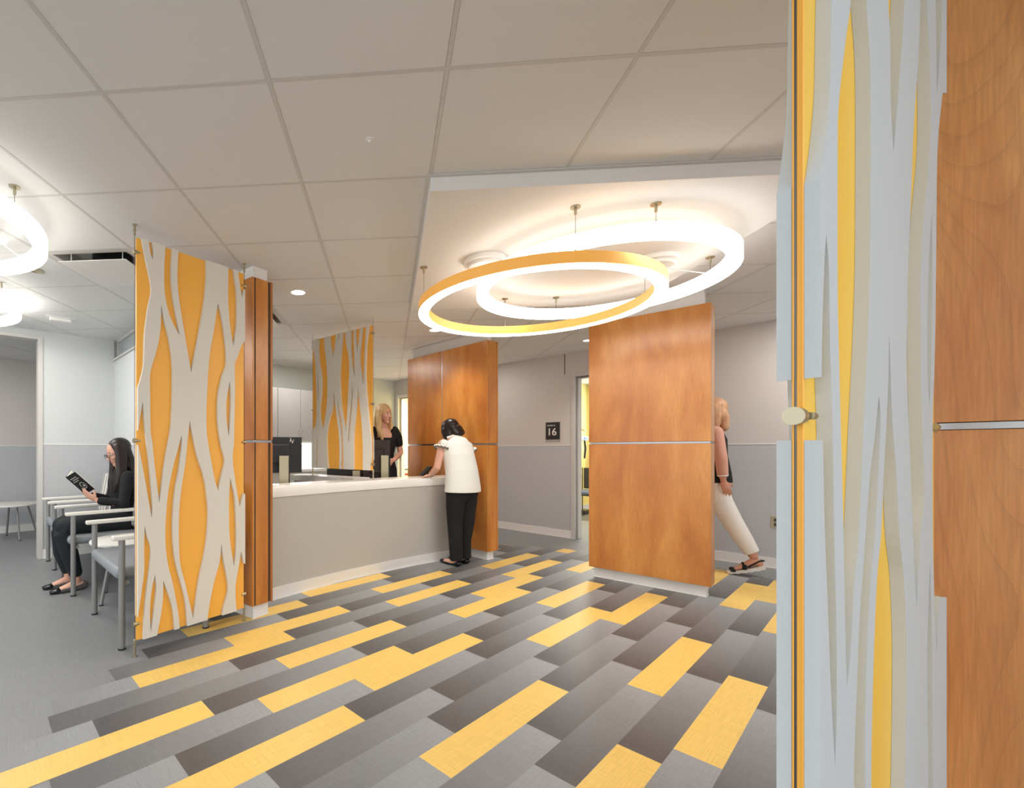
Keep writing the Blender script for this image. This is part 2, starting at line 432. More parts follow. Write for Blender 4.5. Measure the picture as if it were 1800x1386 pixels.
# ------------------------------------------------------------------ walls
RAIL = 1.2345
def wall(name, A_, B_, thick, pieces, upper, lower, rail=True, base=True, baseseg=None):
    """A_->B_ is the inner face; the wall body lies to its left"""
    ax, ay = A_; dx, dy = B_[0] - ax, B_[1] - ay; L = math.hypot(dx, dy); rz = math.atan2(dy, dx)
    bm = B()
    for x0, x1, z0, z1 in pieces:
        if lower is not None and z0 < RAIL < z1:
            box(bm, x0, x1, 0, thick, z0, RAIL, 1); box(bm, x0, x1, 0, thick, RAIL, z1, 0)
            if rail: box(bm, x0, x1, -.004, 0, RAIL - .006, RAIL + .004, 2)
        else: box(bm, x0, x1, 0, thick, z0, z1, 0)
    o = build(name, bm, [upper, lower or upper, M['white']], kind='structure', loc=(ax, ay, 0), rotz=rz)
    if base:
        bm = B()
        for x0, x1, z0, z1 in pieces:
            if z0 < .01:
                box(bm, x0, x1, -.012, 0, 0, .1)
                box(bm, x0, x1, -.02, 0, 0, .008)
        build('baseboard_' + name.replace('wall_', ''), bm, M['white'], kind='structure', loc=(ax, ay, 0), rotz=rz)
    return o
CT = HT + .004
# corridor wall: seen from the lobby side; runs from v=6.02 down to v=-2.2
U1 = 6.14
D16a, D16b, DOa, DOb = 1.80, 2.72, 5.02, 5.92
vtop = 6.02
A_ = uvw(U1, vtop); Bq = uvw(U1, -2.4); f = lambda v: vtop - v
wall('wall_corridor', A_, Bq, .12, [(0, f(DOb), 0, CT), (f(DOb), f(DOa), 2.13, CT), (f(DOa), f(D16b), 0, CT), (f(D16b), f(D16a), 2.13, CT), (f(D16a), f(-2.4), 0, CT)], M['paint'], M['wains'])
# office back wall
wall('wall_office', uvw(1.447, vtop), uvw(U1, vtop), .12, [(0, U1 - 1.447, 0, CT)], mat('office_paint', (206, 209, 201), .8), None)
# waiting-area wall with the wide opening at its left
wall('wall_waiting', uvw(-3.6, 5.9), uvw(1.327, 5.9), .14, [(4.226, 4.927, 0, CT), (0.4, 4.226, 2.385, CT), (0, .4, 0, CT)], M['paint_light'], M['wains'])
# partition behind the chairs with a glass transom
PD = wall('wall_partition', uvw(1.327, 5.9), uvw(1.327, 3.2), .12, [(0, 2.7, 0, 2.21)], M['paint_light'], M['wains'])
# room beyond the opening
wall('wall_alcove', uvw(-4.6, 8.07), uvw(2.0, 8.07), .12, [(0, 6.6, 0, CT)], M['paint'], M['wains'])
wall('wall_alcove_side', uvw(2.0, 8.07), uvw(2.0, 6.04), .12, [(0, 2.03, 0, CT)], M['paint'], M['wains'])
# rooms beyond the two doors
wall('wall_exam', uvw(U1 + .12, 3.93), uvw(9.4, 3.93), .12, [(0, 9.4 - U1 - .12, 0, CT)], M['yellow_wall'], None)
wall('wall_exam_end', uvw(9.4, 3.93), uvw(9.4, .6), .12, [(0, .1, 0, CT), (.1, 1.5, 0, .95), (.1, 1.5, 2.3, CT), (1.5, 3.33, 0, CT)], M['yellow_wall'], None)
wall('wall_nurse', uvw(8.3, 7.2), uvw(8.3, 4.3), .12, [(0, 2.9, 0, CT)], M['yellow_wall'], None)
wall('wall_nurse_side', uvw(U1 + .12, 7.2), uvw(8.3, 7.2), .12, [(0, 8.3 - U1 - .12, 0, CT)], M['yellow_wall'], None)
# window of the exam room
bm = B(); box(bm, .1, 1.5, .05, .06, .95, 2.3)
w = build('window_1', bm, mat('daylight_pane', (255, 255, 255), .5, emit=(240, 246, 255), es=3.0), kind='structure', loc=(*uvw(9.4, 3.93), 0), rotz=.6943 - PI / 2)
bm = B()
for a in ((.1, .14, .95, 2.3), (1.46, 1.5, .95, 2.3), (.1, 1.5, .95, .99), (.1, 1.5, 2.26, 2.3)): box(bm, a[0], a[1], -.01, .05, a[2], a[3])
build('window_frame', bm, M['white'], w)
# transom glass
bm = B(); box(bm, 0.02, 2.68, .05, .062, 2.235, HT - .02)
tr = build('window_2', bm, M['glass'], kind='structure', loc=(*uvw(1.327, 5.9), 0), rotz=.6943 - PI / 2)
bm = B(); box(bm, 0, 2.7, -.02, .13, 2.212, 2.232); box(bm, 0, 2.7, .03, .08, HT - .025, HT + .002); box(bm, 0, .02, .03, .08, 2.235, HT)
build('window_frame', bm, M['trim'], tr)

def door_frame(name, u, va, vb, h=2.13, m=None):
    """hollow-metal frame around an opening in the corridor wall"""
    o0 = uvw(u, vb); bm = B(); wd = vb - va
    for x0, x1 in ((-.05, .0), (wd, wd + .05)): box(bm, x0, x1, -.018, .138, 0, h + .05)
    box(bm, 0, wd, -.018, .138, h, h + .05)
    for x0, x1 in ((0, .018), (wd - .018, wd)): box(bm, x0, x1, .05, .138, 0, h)
    box(bm, .018, wd - .018, .05, .138, h - .018, h)
    return build(name, bm, m or M['trim'], kind='structure', loc=(o0[0], o0[1], 0), rotz=.6943 - PI / 2, bevel=.003)
door_frame('door_1', U1, D16a, D16b)
door_frame('door_2', U1, DOa, DOb, m=M['white'])
# jamb casing of the waiting-area opening
bm = B(); box(bm, 0, .045, -.012, .152, 0, 2.39); box(bm, -3.8, 0, -.012, .152, 2.355, 2.39)
build('trim_2', bm, M['trim'], kind='structure', loc=(*uvw(.582, 5.9), 0), rotz=.6943, bevel=.002)
# plaster control joint above the exam-room door
bm = B(); box(bm, -.004, .004, -.003, .0, 2.18, HT)
build('trim_3', bm, M['dark'], kind='structure', loc=(*uvw(U1, 2.86), 0), rotz=.6943 - PI / 2)

# ------------------------------------------------------------------ wood-clad walls and columns
def frame2(P, Q):
    return math.hypot(Q[0] - P[0], Q[1] - P[1]), math.atan2(Q[1] - P[1], Q[0] - P[0])
def wood_wall(name, P, Q, th, label, seams=(), woodm=None, ztop=2.335, zb=.095, group=None, cat='wood panelled wall', end_seam=None):
    """P->Q is the visible long face, body to its left; x along the face, y into the wall"""
    L, rz = frame2(P, Q); wm = woodm or M['wood']; c = .018; gp = .008; rv = .0095
    t = thing(name, label, cat, (P[0], P[1], 0), rz, group)
    bm = B(); box(bm, .05, L - .05, .05, th - .05, zb, HT + .003); build('core', bm, M['white'], t)
    bm = B(); box(bm, .035, L - .035, .035, th - .035, 0, zb + .01); box(bm, .03, L - .03, .03, th - .03, 0, .008)
    build('plinth', bm, M['white'], t, bevel=.002)
    bm = B(); box(bm, c * .8, L - c * .8, c * .8, th - c * .8, zb + .004, ztop - .004); build('backing', bm, M['dark'], t)
    xs = [0] + list(seams) + [L]
    for z0, z1 in ((zb, RAIL - rv), (RAIL + rv, ztop)):
        for a, b in zip(xs, xs[1:]):
            for y0, y1 in ((0, c), (th - c, th)):
                bm = B(); box(bm, a + (gp / 2 if a else 0), b - (gp / 2 if b < L else 0), y0, y1, z0, z1)
                build('veneer_panel', bm, wm, t, bevel=.0015)
        ys = [c + .006] + ([end_seam] if end_seam else []) + [th - c - .006]
        for x0, x1 in ((0, c), (L - c, L)):
            for a, b in zip(ys, ys[1:]):
                bm = B(); box(bm, x0, x1, a, b, z0, z1); build('veneer_panel', bm, wm if th > .13 else M['wood_edge'], t, bevel=.0015)
    bm = B(); box(bm, .004, L - .004, .004, th - .004, RAIL - rv * .8, RAIL + rv * .8)
    build('metal_reveal', bm, M['metal'], t)
    for s in seams:
        bm = B(); box(bm, s - gp / 2, s + gp / 2, .0008, th - .0008, zb, ztop); build('metal_reveal', bm, M['metal'], t)
    return t
wood_wall('wood_wall', (2.225, 4.246), (2.843, 3.596), .16, 'freestanding maple-clad wall in the middle of the lobby, left of the walking person')
wood_wall('wood_wall', (.762, 5.919), (1.462, 4.83), .17, 'maple-clad wall at the right end of the reception counter, behind the person in the white blouse', seams=(.62,))
wood_wall('wood_wall', (1.405, 1.225), (1.94, .335), .16, 'close-up maple-clad wall at the right edge, behind the grey and yellow screen', woodm=M['wood_near'])
# slim column beside the left screen: reveals near its edges
def column():
    P, Q = (-.657, 3.179), (-.559, 3.289); L, rz = frame2(P, Q); L = .172; th = .34; zb, ztop = .092, 2.372
    t = thing('wood_column', 'slim maple-clad column between the left orange screen and the reception counter', 'column', (P[0] - .006, P[1] - .022, 0), rz)
    bm = B(); box(bm, .02, L - .02, .02, th - .02, 0, zb + .01); box(bm, .014, L - .014, .014, th - .014, 0, .008); build('plinth', bm, M['white'], t, bevel=.002)
    bm = B(); box(bm, .02, L - .03, .02, th - .02, ztop - .01, HT + .003); build('column_cap', bm, M['white'], t)
    bm = B(); box(bm, .01, L - .01, .01, th - .01, zb + .004, ztop - .004); build('backing', bm, M['dark'], t)
    rv = .0095
    for z0, z1 in ((zb, RAIL - rv), (RAIL + rv, ztop)):
        for a in ((0, .016, 0, .18), (0, .016, .188, th), (.018, .036 - .018, 0, .0)):
            if a[1] > a[0] and a[3] > a[2]:
                bm = B(); box(bm, a[0], a[1], a[2], a[3], z0, z1); build('veneer_panel', bm, M['wood'], t, bevel=.0015)
        bm = B(); box(bm, .028, L - .036, 0, .016, z0, z1); build('veneer_panel', bm, M['wood'], t, bevel=.0015)
        bm = B(); box(bm, L - .018, L, -.006, th, z0, z1); build('veneer_panel', bm, M['wood_edge'], t, bevel=.0015)
        bm = B(); box(bm, .012, L - .02, th - .016, th, z0, z1); build('veneer_panel', bm, M['wood'], t, bevel=.0015)
    bm = B(); box(bm, .002, L - .002, .002, th - .004, RAIL - rv * .8, RAIL + rv * .8); build('metal_reveal', bm, M['metal'], t)
    for x in (.022, L - .027):
        bm = B(); box(bm, x - .004, x + .004, .004, .012, zb, ztop); build('metal_reveal', bm, M['dark'], t)
column()

# ------------------------------------------------------------------ screens
S1_HOLES = [
 [(-0.034,2.394),(0.025,2.396),(0.025,2.370),(0.044,2.271),(0.077,2.110),(0.058,1.992),(0.039,1.837),(0.035,1.705),(0.028,1.625),(-0.002,1.514),(-0.034,1.504)],
 [(0.063,2.399),(0.063,2.366),(0.072,2.312),(0.085,2.276),(0.089,2.327),(0.082,2.370),(0.082,2.406)],
 [(0.135,2.029),(0.155,1.936),(0.185,1.825),(0.204,1.691),(0.206,1.544),(0.201,1.396),(0.191,1.282),(0.170,1.174),(0.150,1.058),(0.135,0.933),(0.124,0.866),(0.111,0.963),(0.096,1.088),(0.082,1.221),(0.072,1.294),(0.070,1.483),(0.070,1.615),(0.096,1.714),(0.121,1.814),(0.133,1.922)],
 [(0.160,2.404),(0.160,2.367),(0.153,2.236),(0.158,2.092),(0.185,1.982),(0.227,1.902),(0.251,1.871),(0.227,1.991),(0.206,2.104),(0.196,2.229),(0.204,2.371),(0.204,2.418)],
 [(0.242,2.401),(0.242,2.369),(0.237,2.290),(0.237,2.171),(0.253,2.046),(0.279,1.902),(0.306,1.756),(0.325,1.652),(0.350,1.772),(0.384,1.942),(0.418,2.136),(0.431,2.296),(0.429,2.368),(0.429,2.431)],
 [(0.512,2.129),(0.536,2.058),(0.560,1.934),(0.576,1.753),(0.542,1.652),(0.514,1.521),(0.512,1.361),(0.532,1.227),(0.552,1.152),(0.563,1.098),(0.536,1.002),(0.514,0.909),(0.488,0.983),(0.458,1.131),(0.435,1.257),(0.429,1.378),(0.435,1.566),(0.452,1.778),(0.482,1.941),(0.503,2.072)],
 [(0.591,2.406),(0.589,2.365),(0.589,2.286),(0.589,2.156),(0.604,1.986),(0.629,1.865),(0.652,1.995),(0.657,2.129),(0.652,2.248),(0.632,2.364),(0.632,2.419)],
 [(0.668,2.418),(0.668,2.358),(0.697,2.204),(0.710,2.263),(0.747,2.284),(0.747,2.442)],
 [(0.747,1.941),(0.710,1.906),(0.687,1.869),(0.661,1.798),(0.639,1.740),(0.642,1.587),(0.636,1.367),(0.634,1.239),(0.623,1.113),(0.644,0.964),(0.678,0.787),(0.710,0.881),(0.747,0.925)],
 [(0.601,1.632),(0.610,1.529),(0.604,1.365),(0.594,1.262),(0.578,1.364),(0.575,1.494)],
 [(0.317,1.364),(0.323,1.322),(0.336,1.265),(0.367,1.133),(0.412,1.007),(0.435,0.871),(0.443,0.765),(0.433,0.621),(0.412,0.499),(0.378,0.361),(0.355,0.222),(0.339,0.125),(0.317,0.222),(0.285,0.360),(0.253,0.487),(0.245,0.637),(0.247,0.806),(0.263,0.954),(0.288,1.103),(0.301,1.234),(0.306,1.271)],
 [(0.263,1.268),(0.237,1.174),(0.211,1.085),(0.180,0.939),(0.165,0.794),(0.160,0.649),(0.175,0.501),(0.206,0.377),(0.237,0.212),(0.250,0.099),(0.252,0.009),(0.303,-0.007),(0.299,0.105),(0.285,0.260),(0.247,0.408),(0.216,0.543),(0.206,0.692),(0.211,0.839),(0.225,0.956),(0.245,1.054),(0.263,1.204)],
 [(0.028,1.453),(0.037,1.339),(0.046,1.249),(0.063,1.098),(0.082,0.879),(0.080,0.777),(0.058,0.900),(0.021,1.109),(-0.005,1.220),(-0.034,1.238),(-0.034,1.253),(-0.011,1.265),(0.002,1.291),(0.013,1.366)],
 [(0.039,0.744),(0.053,0.674),(0.074,0.600),(0.063,0.474),(0.044,0.318),(0.035,0.198),(0.032,0.094),(0.030,0.031),(-0.034,0.043),(-0.034,0.227),(0.000,0.225),(0.021,0.371),(0.035,0.480),(0.035,0.620)],
 [(0.099,0.450),(0.106,0.361),(0.091,0.231),(0.074,0.119),(0.068,0.237),(0.075,0.339),(0.087,0.403)],
 [(0.148,0.404),(0.180,0.314),(0.206,0.220),(0.218,0.098),(0.221,0.009),(0.106,0.016),(0.111,0.096),(0.131,0.191),(0.145,0.294)],
 [(0.538,0.563),(0.554,0.453),(0.579,0.340),(0.588,0.246),(0.558,0.151),(0.545,0.100),(0.542,0.005),(0.435,-0.006),(0.438,0.103),(0.458,0.218),(0.488,0.338),(0.524,0.448)],
 [(0.604,0.988),(0.636,0.877),(0.648,0.744),(0.652,0.578),(0.648,0.480),(0.633,0.397),(0.614,0.497),(0.598,0.619),(0.594,0.804),(0.598,0.912)],
 [(0.690,0.490),(0.710,0.403),(0.747,0.385),(0.747,-0.032),(0.655,-0.028),(0.652,0.099),(0.644,0.250),(0.668,0.377)]]
S2_HOLES = [
 [(0.119,2.419),(0.119,2.355),(0.115,2.263),(0.130,2.132),(0.167,1.971),(0.167,1.800),(0.141,1.617),(0.152,1.488),(0.184,1.374),(0.226,1.513),(0.258,1.736),(0.258,1.946),(0.243,2.116),(0.216,2.261),(0.209,2.347),(0.209,2.404)],
 [(0.299,2.415),(0.299,2.360),(0.320,2.245),(0.347,2.137),(0.371,2.237),(0.391,2.355),(0.391,2.399)],
 [(0.494,2.421),(0.494,2.360),(0.467,2.127),(0.455,1.924),(0.471,1.651),(0.510,1.472),(0.539,1.364),(0.558,1.511),(0.577,1.777),(0.590,1.976),(0.583,2.124),(0.548,2.249),(0.533,2.357),(0.533,2.413)],
 [(0.615,2.425),(0.615,2.365),(0.617,2.172),(0.643,1.996),(0.671,1.900),(0.665,2.072),(0.656,2.232),(0.652,2.365),(0.652,2.418)],
 [(0.680,2.425),(0.680,2.366),(0.691,2.226),(0.704,2.132),(0.720,2.235),(0.740,2.368),(0.740,2.414)],
 [(0.774,2.433),(0.774,2.371),(0.756,2.242),(0.738,2.088),(0.756,1.956),(0.785,1.810),(0.794,1.912),(0.801,2.079),(0.815,2.232),(0.824,2.372),(0.824,2.423)],
 [(0.863,2.441),(0.863,2.377),(0.836,2.228),(0.821,2.012),(0.824,1.793),(0.850,1.560),(0.876,1.367),(0.899,1.239),(0.962,1.188),(0.962,2.421)],
 [(0.962,1.125),(0.911,1.112),(0.885,1.074),(0.868,0.971),(0.868,0.907),(0.962,0.911)],
 [(0.361,1.790),(0.381,1.657),(0.411,1.491),(0.441,1.312),(0.447,1.121),(0.441,0.971),(0.441,0.902),(0.273,0.895),(0.273,0.966),(0.252,1.175),(0.252,1.344),(0.289,1.496),(0.341,1.619)],
 [(0.407,1.710),(0.431,1.558),(0.471,1.311),(0.471,0.978),(0.471,0.904),(0.504,0.905),(0.504,0.979),(0.500,1.243),(0.480,1.447),(0.441,1.612)],
 [(0.713,1.817),(0.735,1.645),(0.762,1.461),(0.780,1.240),(0.780,0.975),(0.780,0.903),(0.652,0.898),(0.652,0.971),(0.656,1.308),(0.674,1.465),(0.698,1.635)],
 [(0.628,1.868),(0.639,1.705),(0.609,1.442),(0.583,1.242),(0.573,1.309),(0.596,1.509),(0.620,1.707)],
 [(-0.014,2.283),(0.031,2.268),(0.064,2.112),(0.075,1.923),(0.086,1.721),(0.086,1.577),(0.071,1.463),(0.049,1.421),(-0.014,1.379)],
 [(0.097,2.050),(0.115,1.891),(0.115,1.748),(0.102,1.691),(0.095,1.893)],
 [(0.104,1.376),(0.102,1.175),(0.097,0.974),(0.097,0.888),(0.071,0.887),(0.075,0.988),(0.078,1.175),(0.091,1.290)],
 [(0.431,2.392),(0.421,2.339),(0.411,2.306),(0.441,2.335),(0.451,2.388)]]
S3_HOLES = [
 [(-0.036,2.059),(0.063,2.124),(0.044,1.855),(0.035,1.702),(-0.005,1.559),(-0.036,1.538)],
 [(-0.036,1.281),(0.022,1.285),(0.026,1.192),(-0.036,1.191)],
 [(0.022,1.497),(0.033,1.450),(0.037,1.340),(0.047,1.213),(0.054,1.058),(0.063,0.910),(0.065,0.779),(0.058,0.696),(0.040,0.829),(0.028,0.958),(0.017,1.061),(0.011,1.170),(0.006,1.253),(0.006,1.337),(0.015,1.447)],
 [(0.138,2.008),(0.127,1.894),(0.104,1.821),(0.073,1.705),(0.069,1.625),(0.069,1.448),(0.071,1.375),(0.079,1.256),(0.087,1.149),(0.094,1.046),(0.098,0.973),(0.107,0.822),(0.109,0.806),(0.124,0.849),(0.141,0.958),(0.164,1.039),(0.183,1.195),(0.202,1.328),(0.217,1.476),(0.220,1.605),(0.219,1.821),(0.199,1.927),(0.164,2.060)],
 [(0.287,2.269),(0.318,1.984),(0.329,1.918),(0.332,1.812),(0.348,1.718),(0.365,1.788),(0.389,1.889),(0.416,2.030),(0.453,2.377)],
 [(0.541,2.227),(0.525,2.081),(0.510,1.956),(0.479,1.820),(0.459,1.668),(0.439,1.517),(0.433,1.424),(0.433,1.311),(0.453,1.161),(0.473,1.012),(0.488,0.908),(0.499,0.865),(0.515,0.955),(0.533,1.029),(0.553,1.083),(0.537,1.240),(0.528,1.358),(0.524,1.515),(0.528,1.533),(0.550,1.652),(0.597,1.812),(0.597,1.972),(0.571,2.103)],
 [(0.620,2.366),(0.641,2.136),(0.649,2.013),(0.652,1.942),(0.679,2.046),(0.695,2.161),(0.705,2.416)],
 [(0.875,2.026),(0.700,1.960),(0.656,1.817),(0.645,1.555),(0.633,1.360),(0.618,1.242),(0.618,1.011),(0.631,0.864),(0.647,0.739),(0.675,0.846),(0.685,0.856),(0.875,0.826)],
 [(0.611,1.679),(0.615,1.549),(0.606,1.357),(0.593,1.266),(0.575,1.355),(0.584,1.544)],
 [(0.322,1.385),(0.318,1.303),(0.306,1.215),(0.292,1.134),(0.277,1.029),(0.255,0.952),(0.235,0.791),(0.225,0.604),(0.232,0.433),(0.313,0.152),(0.394,0.316),(0.418,0.536),(0.427,0.783),(0.412,0.930),(0.383,1.020),(0.365,1.133),(0.341,1.233),(0.329,1.340)],
 [(0.265,1.272),(0.242,1.196),(0.217,1.130),(0.197,1.036),(0.168,0.901),(0.150,0.750),(0.141,0.634),(0.145,0.345),(0.189,0.321),(0.192,0.616),(0.196,0.769),(0.215,0.925),(0.244,1.032),(0.261,1.128),(0.274,1.231)],
 [(0.597,0.945),(0.575,0.751),(0.586,0.476),(0.597,0.100),(0.624,0.085),(0.620,0.464),(0.613,0.742)]]

def rod_set(t, xr, z0, clamps, sgn, big=False, top_r=.009):
    """floor stub, cable, ceiling fitting and clamps at local x = xr"""
    bm = B(); cyl(bm, (xr, 0, z0), (xr, 0, z0 + .095), .0075); cyl(bm, (xr, 0, z0), (xr, 0, z0 + .006), .013)
    ball(bm, (xr, 0, z0 + .095), .0075, seg=12)
    build('floor_fitting', bm, M['steel'], t, smooth=40)
    bm = B(); cyl(bm, (xr, 0, z0 + .09), (xr, 0, HT - .03), .0016, n=8); build('cable', bm, M['cable'], t)
    bm = B(); cyl(bm, (xr, 0, HT - .06), (xr, 0, HT), .0065); cyl(bm, (xr, 0, HT - .006), (xr, 0, HT), .012); cyl(bm, (xr, 0, HT - .035), (xr, 0, HT - .03), .009)
    build('ceiling_fitting', bm, M['steel'], t, smooth=40)
    for z in clamps:
        bm = B(); cyl(bm, (xr - sgn * .008, 0, z), (xr + sgn * .006, 0, z), .0135, n=28); cyl(bm, (xr + sgn * .006, 0, z), (xr + sgn * .016, 0, z), .0115, n=28)
        cyl(bm, (xr + sgn * .012, -.0125, z), (xr + sgn * .026, -.0125, z), .0055, n=14)
        build('clamp', bm, M['steel'], t, smooth=40, bevel=0)
def screen(P, Q, z0, z1, holes, label, foot, clamps, felt=None, face=None):
    L, rz = frame2(P, Q)
    t = thing('decorative_screen', label, 'screen', (P[0], P[1], foot), rz)
    zf = foot
    c2 = .0068; fr = .018
    bm = B(); box(bm, 0, L, -c2, c2, z0 - zf, z1 - zf); bm.normal_update()
    for f_ in bm.faces: f_.material_index = 1 if abs(f_.normal.y) > .9 else 0
    build('resin_panel', bm, [M['core'], face or M['core']], t, bevel=.001, seg=1)
    for side in (-1, 1):
        y0, y1 = (-c2 - fr, -c2 - .0003) if side < 0 else (c2 + .0003, c2 + fr)
        bm = B(); box(bm, 0.0005, L - .0005, y0, y1, z0 - zf + .0005, z1 - zf - .0005)
        me = bpy.data.meshes.new('relief'); bmesh.ops.recalc_face_normals(bm, faces=bm.faces); bm.to_mesh(me); bm.free()
        o = bpy.data.objects.new('felt_relief', me); COL.objects.link(o)
        cut = []
        for h in holes:
            pts = catmull(h)
            b2 = B()
            lo, hi = y0 - .02, y1 + .02
            # a positive cutter touching only this layer
            a = [b2.verts.new((x, lo, z - zf)) for x, z in pts]; b = [b2.verts.new((x, hi, z - zf)) for x, z in pts]; n = len(pts)
            b2.faces.new(a); b2.faces.new(b[::-1])
            for k in range(n): b2.faces.new((a[k], b[k], b[(k + 1) % n], a[(k + 1) % n]))
            bmesh.ops.recalc_face_normals(b2, faces=b2.faces)
            bmesh.ops.triangulate(b2, faces=[f_ for f_ in b2.faces if len(f_.verts) > 4])
            cm = bpy.data.meshes.new('c'); b2.to_mesh(cm); b2.free()
            co = bpy.data.objects.new('c', cm); COL.objects.link(co); cut.append(co)
            md = o.modifiers.new('b', 'BOOLEAN'); md.object = co; md.operation = 'DIFFERENCE'; md.solver = 'EXACT'
        me2 = evaluated(o); o.modifiers.clear(); o.data = me2; me2.name = 'felt_relief'; me2.materials.clear(); me2.materials.append(felt or M['relief'])
        bpy.data.meshes.remove(me)
        for co in cut:
            cm = co.data; bpy.data.objects.remove(co); bpy.data.meshes.remove(cm)
        o.parent = t
    rod_set(t, -.008, 0, [c_ - zf for c_ in clamps], 1); rod_set(t, L + .008, 0, [c_ - zf for c_ in clamps], -1)
    return t
screen((-1.2105, 2.608), (-.7235, 3.142), .092, 2.382, S1_HOLES, 'tall orange and off-white branch-pattern screen on the left, in front of the waiting chairs', 0, (2.30, 1.228, .185))
screen((-.394, 5.09), (.232, 4.458), .974, 2.386, S2_HOLES, 'orange and off-white branch-pattern screen standing on the reception counter', .88, (2.31, 1.62, 1.035))
screen((.676, .69), (.676 + .736 * math.cos(math.radians(28.7)), .69 + .736 * math.sin(math.radians(28.7))), .092, 2.382, S3_HOLES, 'close-up grey and yellow branch-pattern screen in the right foreground', 0, (2.30, 1.228, .185), M['relief_cool'], M['core_y'])

# ------------------------------------------------------------------ reception desk
DC = (5.6153, -2.441); DR = 8.6436
def arc(r, a0, a1, n=40): return [(DC[0] + r * math.cos(math.radians(a0 + (a1 - a0) * k / n)), DC[1] + r * math.sin(math.radians(a0 + (a1 - a0) * k / n))) for k in range(n + 1)]
def band(bm, r0, r1, a0, a1, z0, z1, mi=0): prism(bm, arc(r0, a0, a1) + arc(r1, a0, a1)[::-1], z0, z1, mi)
dk = thing('reception_desk', 'curved grey reception desk with a thick white counter, beside the slim wood column', 'reception desk', (.3, 4.45, 0))
def dbuild(name, fn, m, bevel=0, seg=2, smooth=30):
    bm = B(); fn(bm); bmesh.ops.translate(bm, verts=bm.verts, vec=(-.3, -4.45, 0))
    return build(name, bm, m, dk, smooth=smooth, bevel=bevel, seg=seg)
dbuild('front_panel', lambda b: band(b, DR + .012, DR + .05, 136.6, 120.5, .093, .802), M['desk'])
dbuild('toe_base', lambda b: (band(b, DR, DR + .06, 136.6, 120.4, 0, .092), band(b, DR - .008, DR, 136.6, 120.4, 0, .008)), M['white'])
dbuild('countertop', lambda b: band(b, DR, DR + .34, 136.7, 120.2, .800, .880), M['counter'], bevel=.004)
rt = thing('return_counter', 'pale return counter running back from the reception desk under the hanging screen', 'counter', (.0, 4.9, 0), math.atan2(-.632, .626))
bm = B(); box(bm, -.9, .16, -.09, .16, .81, .88); build('countertop', bm, M['counter'], rt, bevel=.004)
bm = B(); box(bm, -.88, .14, -.05, .12, 0, .81); build('side_panel', bm, M['cabinet'], rt)
# rear work counter and wall cabinets
lo_ = uvw(1.6, 6.02)
cb = thing('base_cabinet', 'white back counter under the wall cabinets behind reception', 'cabinet', (lo_[0], lo_[1], 0), .6943)
bm = B(); box(bm, 0, 3.6, -.6, -.004, .1, .86); build('cabinet_body', bm, M['white'], cb)
bm = B(); box(bm, 0, 3.6, -.63, -.004, .86, .9); build('worktop', bm, M['counter'], cb, bevel=.003)
bm = B(); box(bm, 0, 3.6, -.006, -.001, .9, 1.28); build('splashback', bm, M['white'], cb)
for k in range(3):
    u0 = 1.85 + k * .62
    o0 = uvw(2.575 + .76 * k, 6.02)
    t = thing('wall_cabinet', ('pale wall cabinet behind the left monitor, nearest the column', 'pale wall cabinet beside the hanging screen, right of the one by the column', 'pale wall cabinet hidden mostly behind the hanging screen')[k], 'cabinet', (o0[0], o0[1], 1.288), .6943, 'wall cabinets behind reception')
    bm = B(); box(bm, 0, .76, -.45, -.002, 0, .757); build('cabinet_body', bm, M['cabinet'], t)
    for q in (0, 1):
        bm = B(); box(bm, .003 + q * .38, .377 + q * .38, -.468, -.451, .0, .755); d = build('door', bm, M['cabinet'], t, bevel=.002)
        bm = B(); x = .35 if q == 0 else .41
        cyl(bm, (x, -.468, .06), (x, -.495, .06), .004, n=8); cyl(bm, (x, -.468, .16), (x, -.495, .16), .004, n=8); cyl(bm, (x, -.495, .05), (x, -.495, .17), .005, n=8)
        build('handle', bm, M['metal'], d, smooth=40)
o0 = uvw(2.78, 5.75)
t = thing('under_cabinet_light', 'slim bright strip light under the wall cabinets', 'light', (o0[0], o0[1], 1.262), .6943)
bm = B(); box(bm, 0, 1.8, -.05, .05, .006, .026); build('housing', bm, M['white'], t)
bm = B(); box(bm, .01, 1.79, -.04, .04, 0, .006); build('lens', bm, mat('strip_lens', (255, 255, 255), .5, emit=(250, 250, 255), es=14), t)
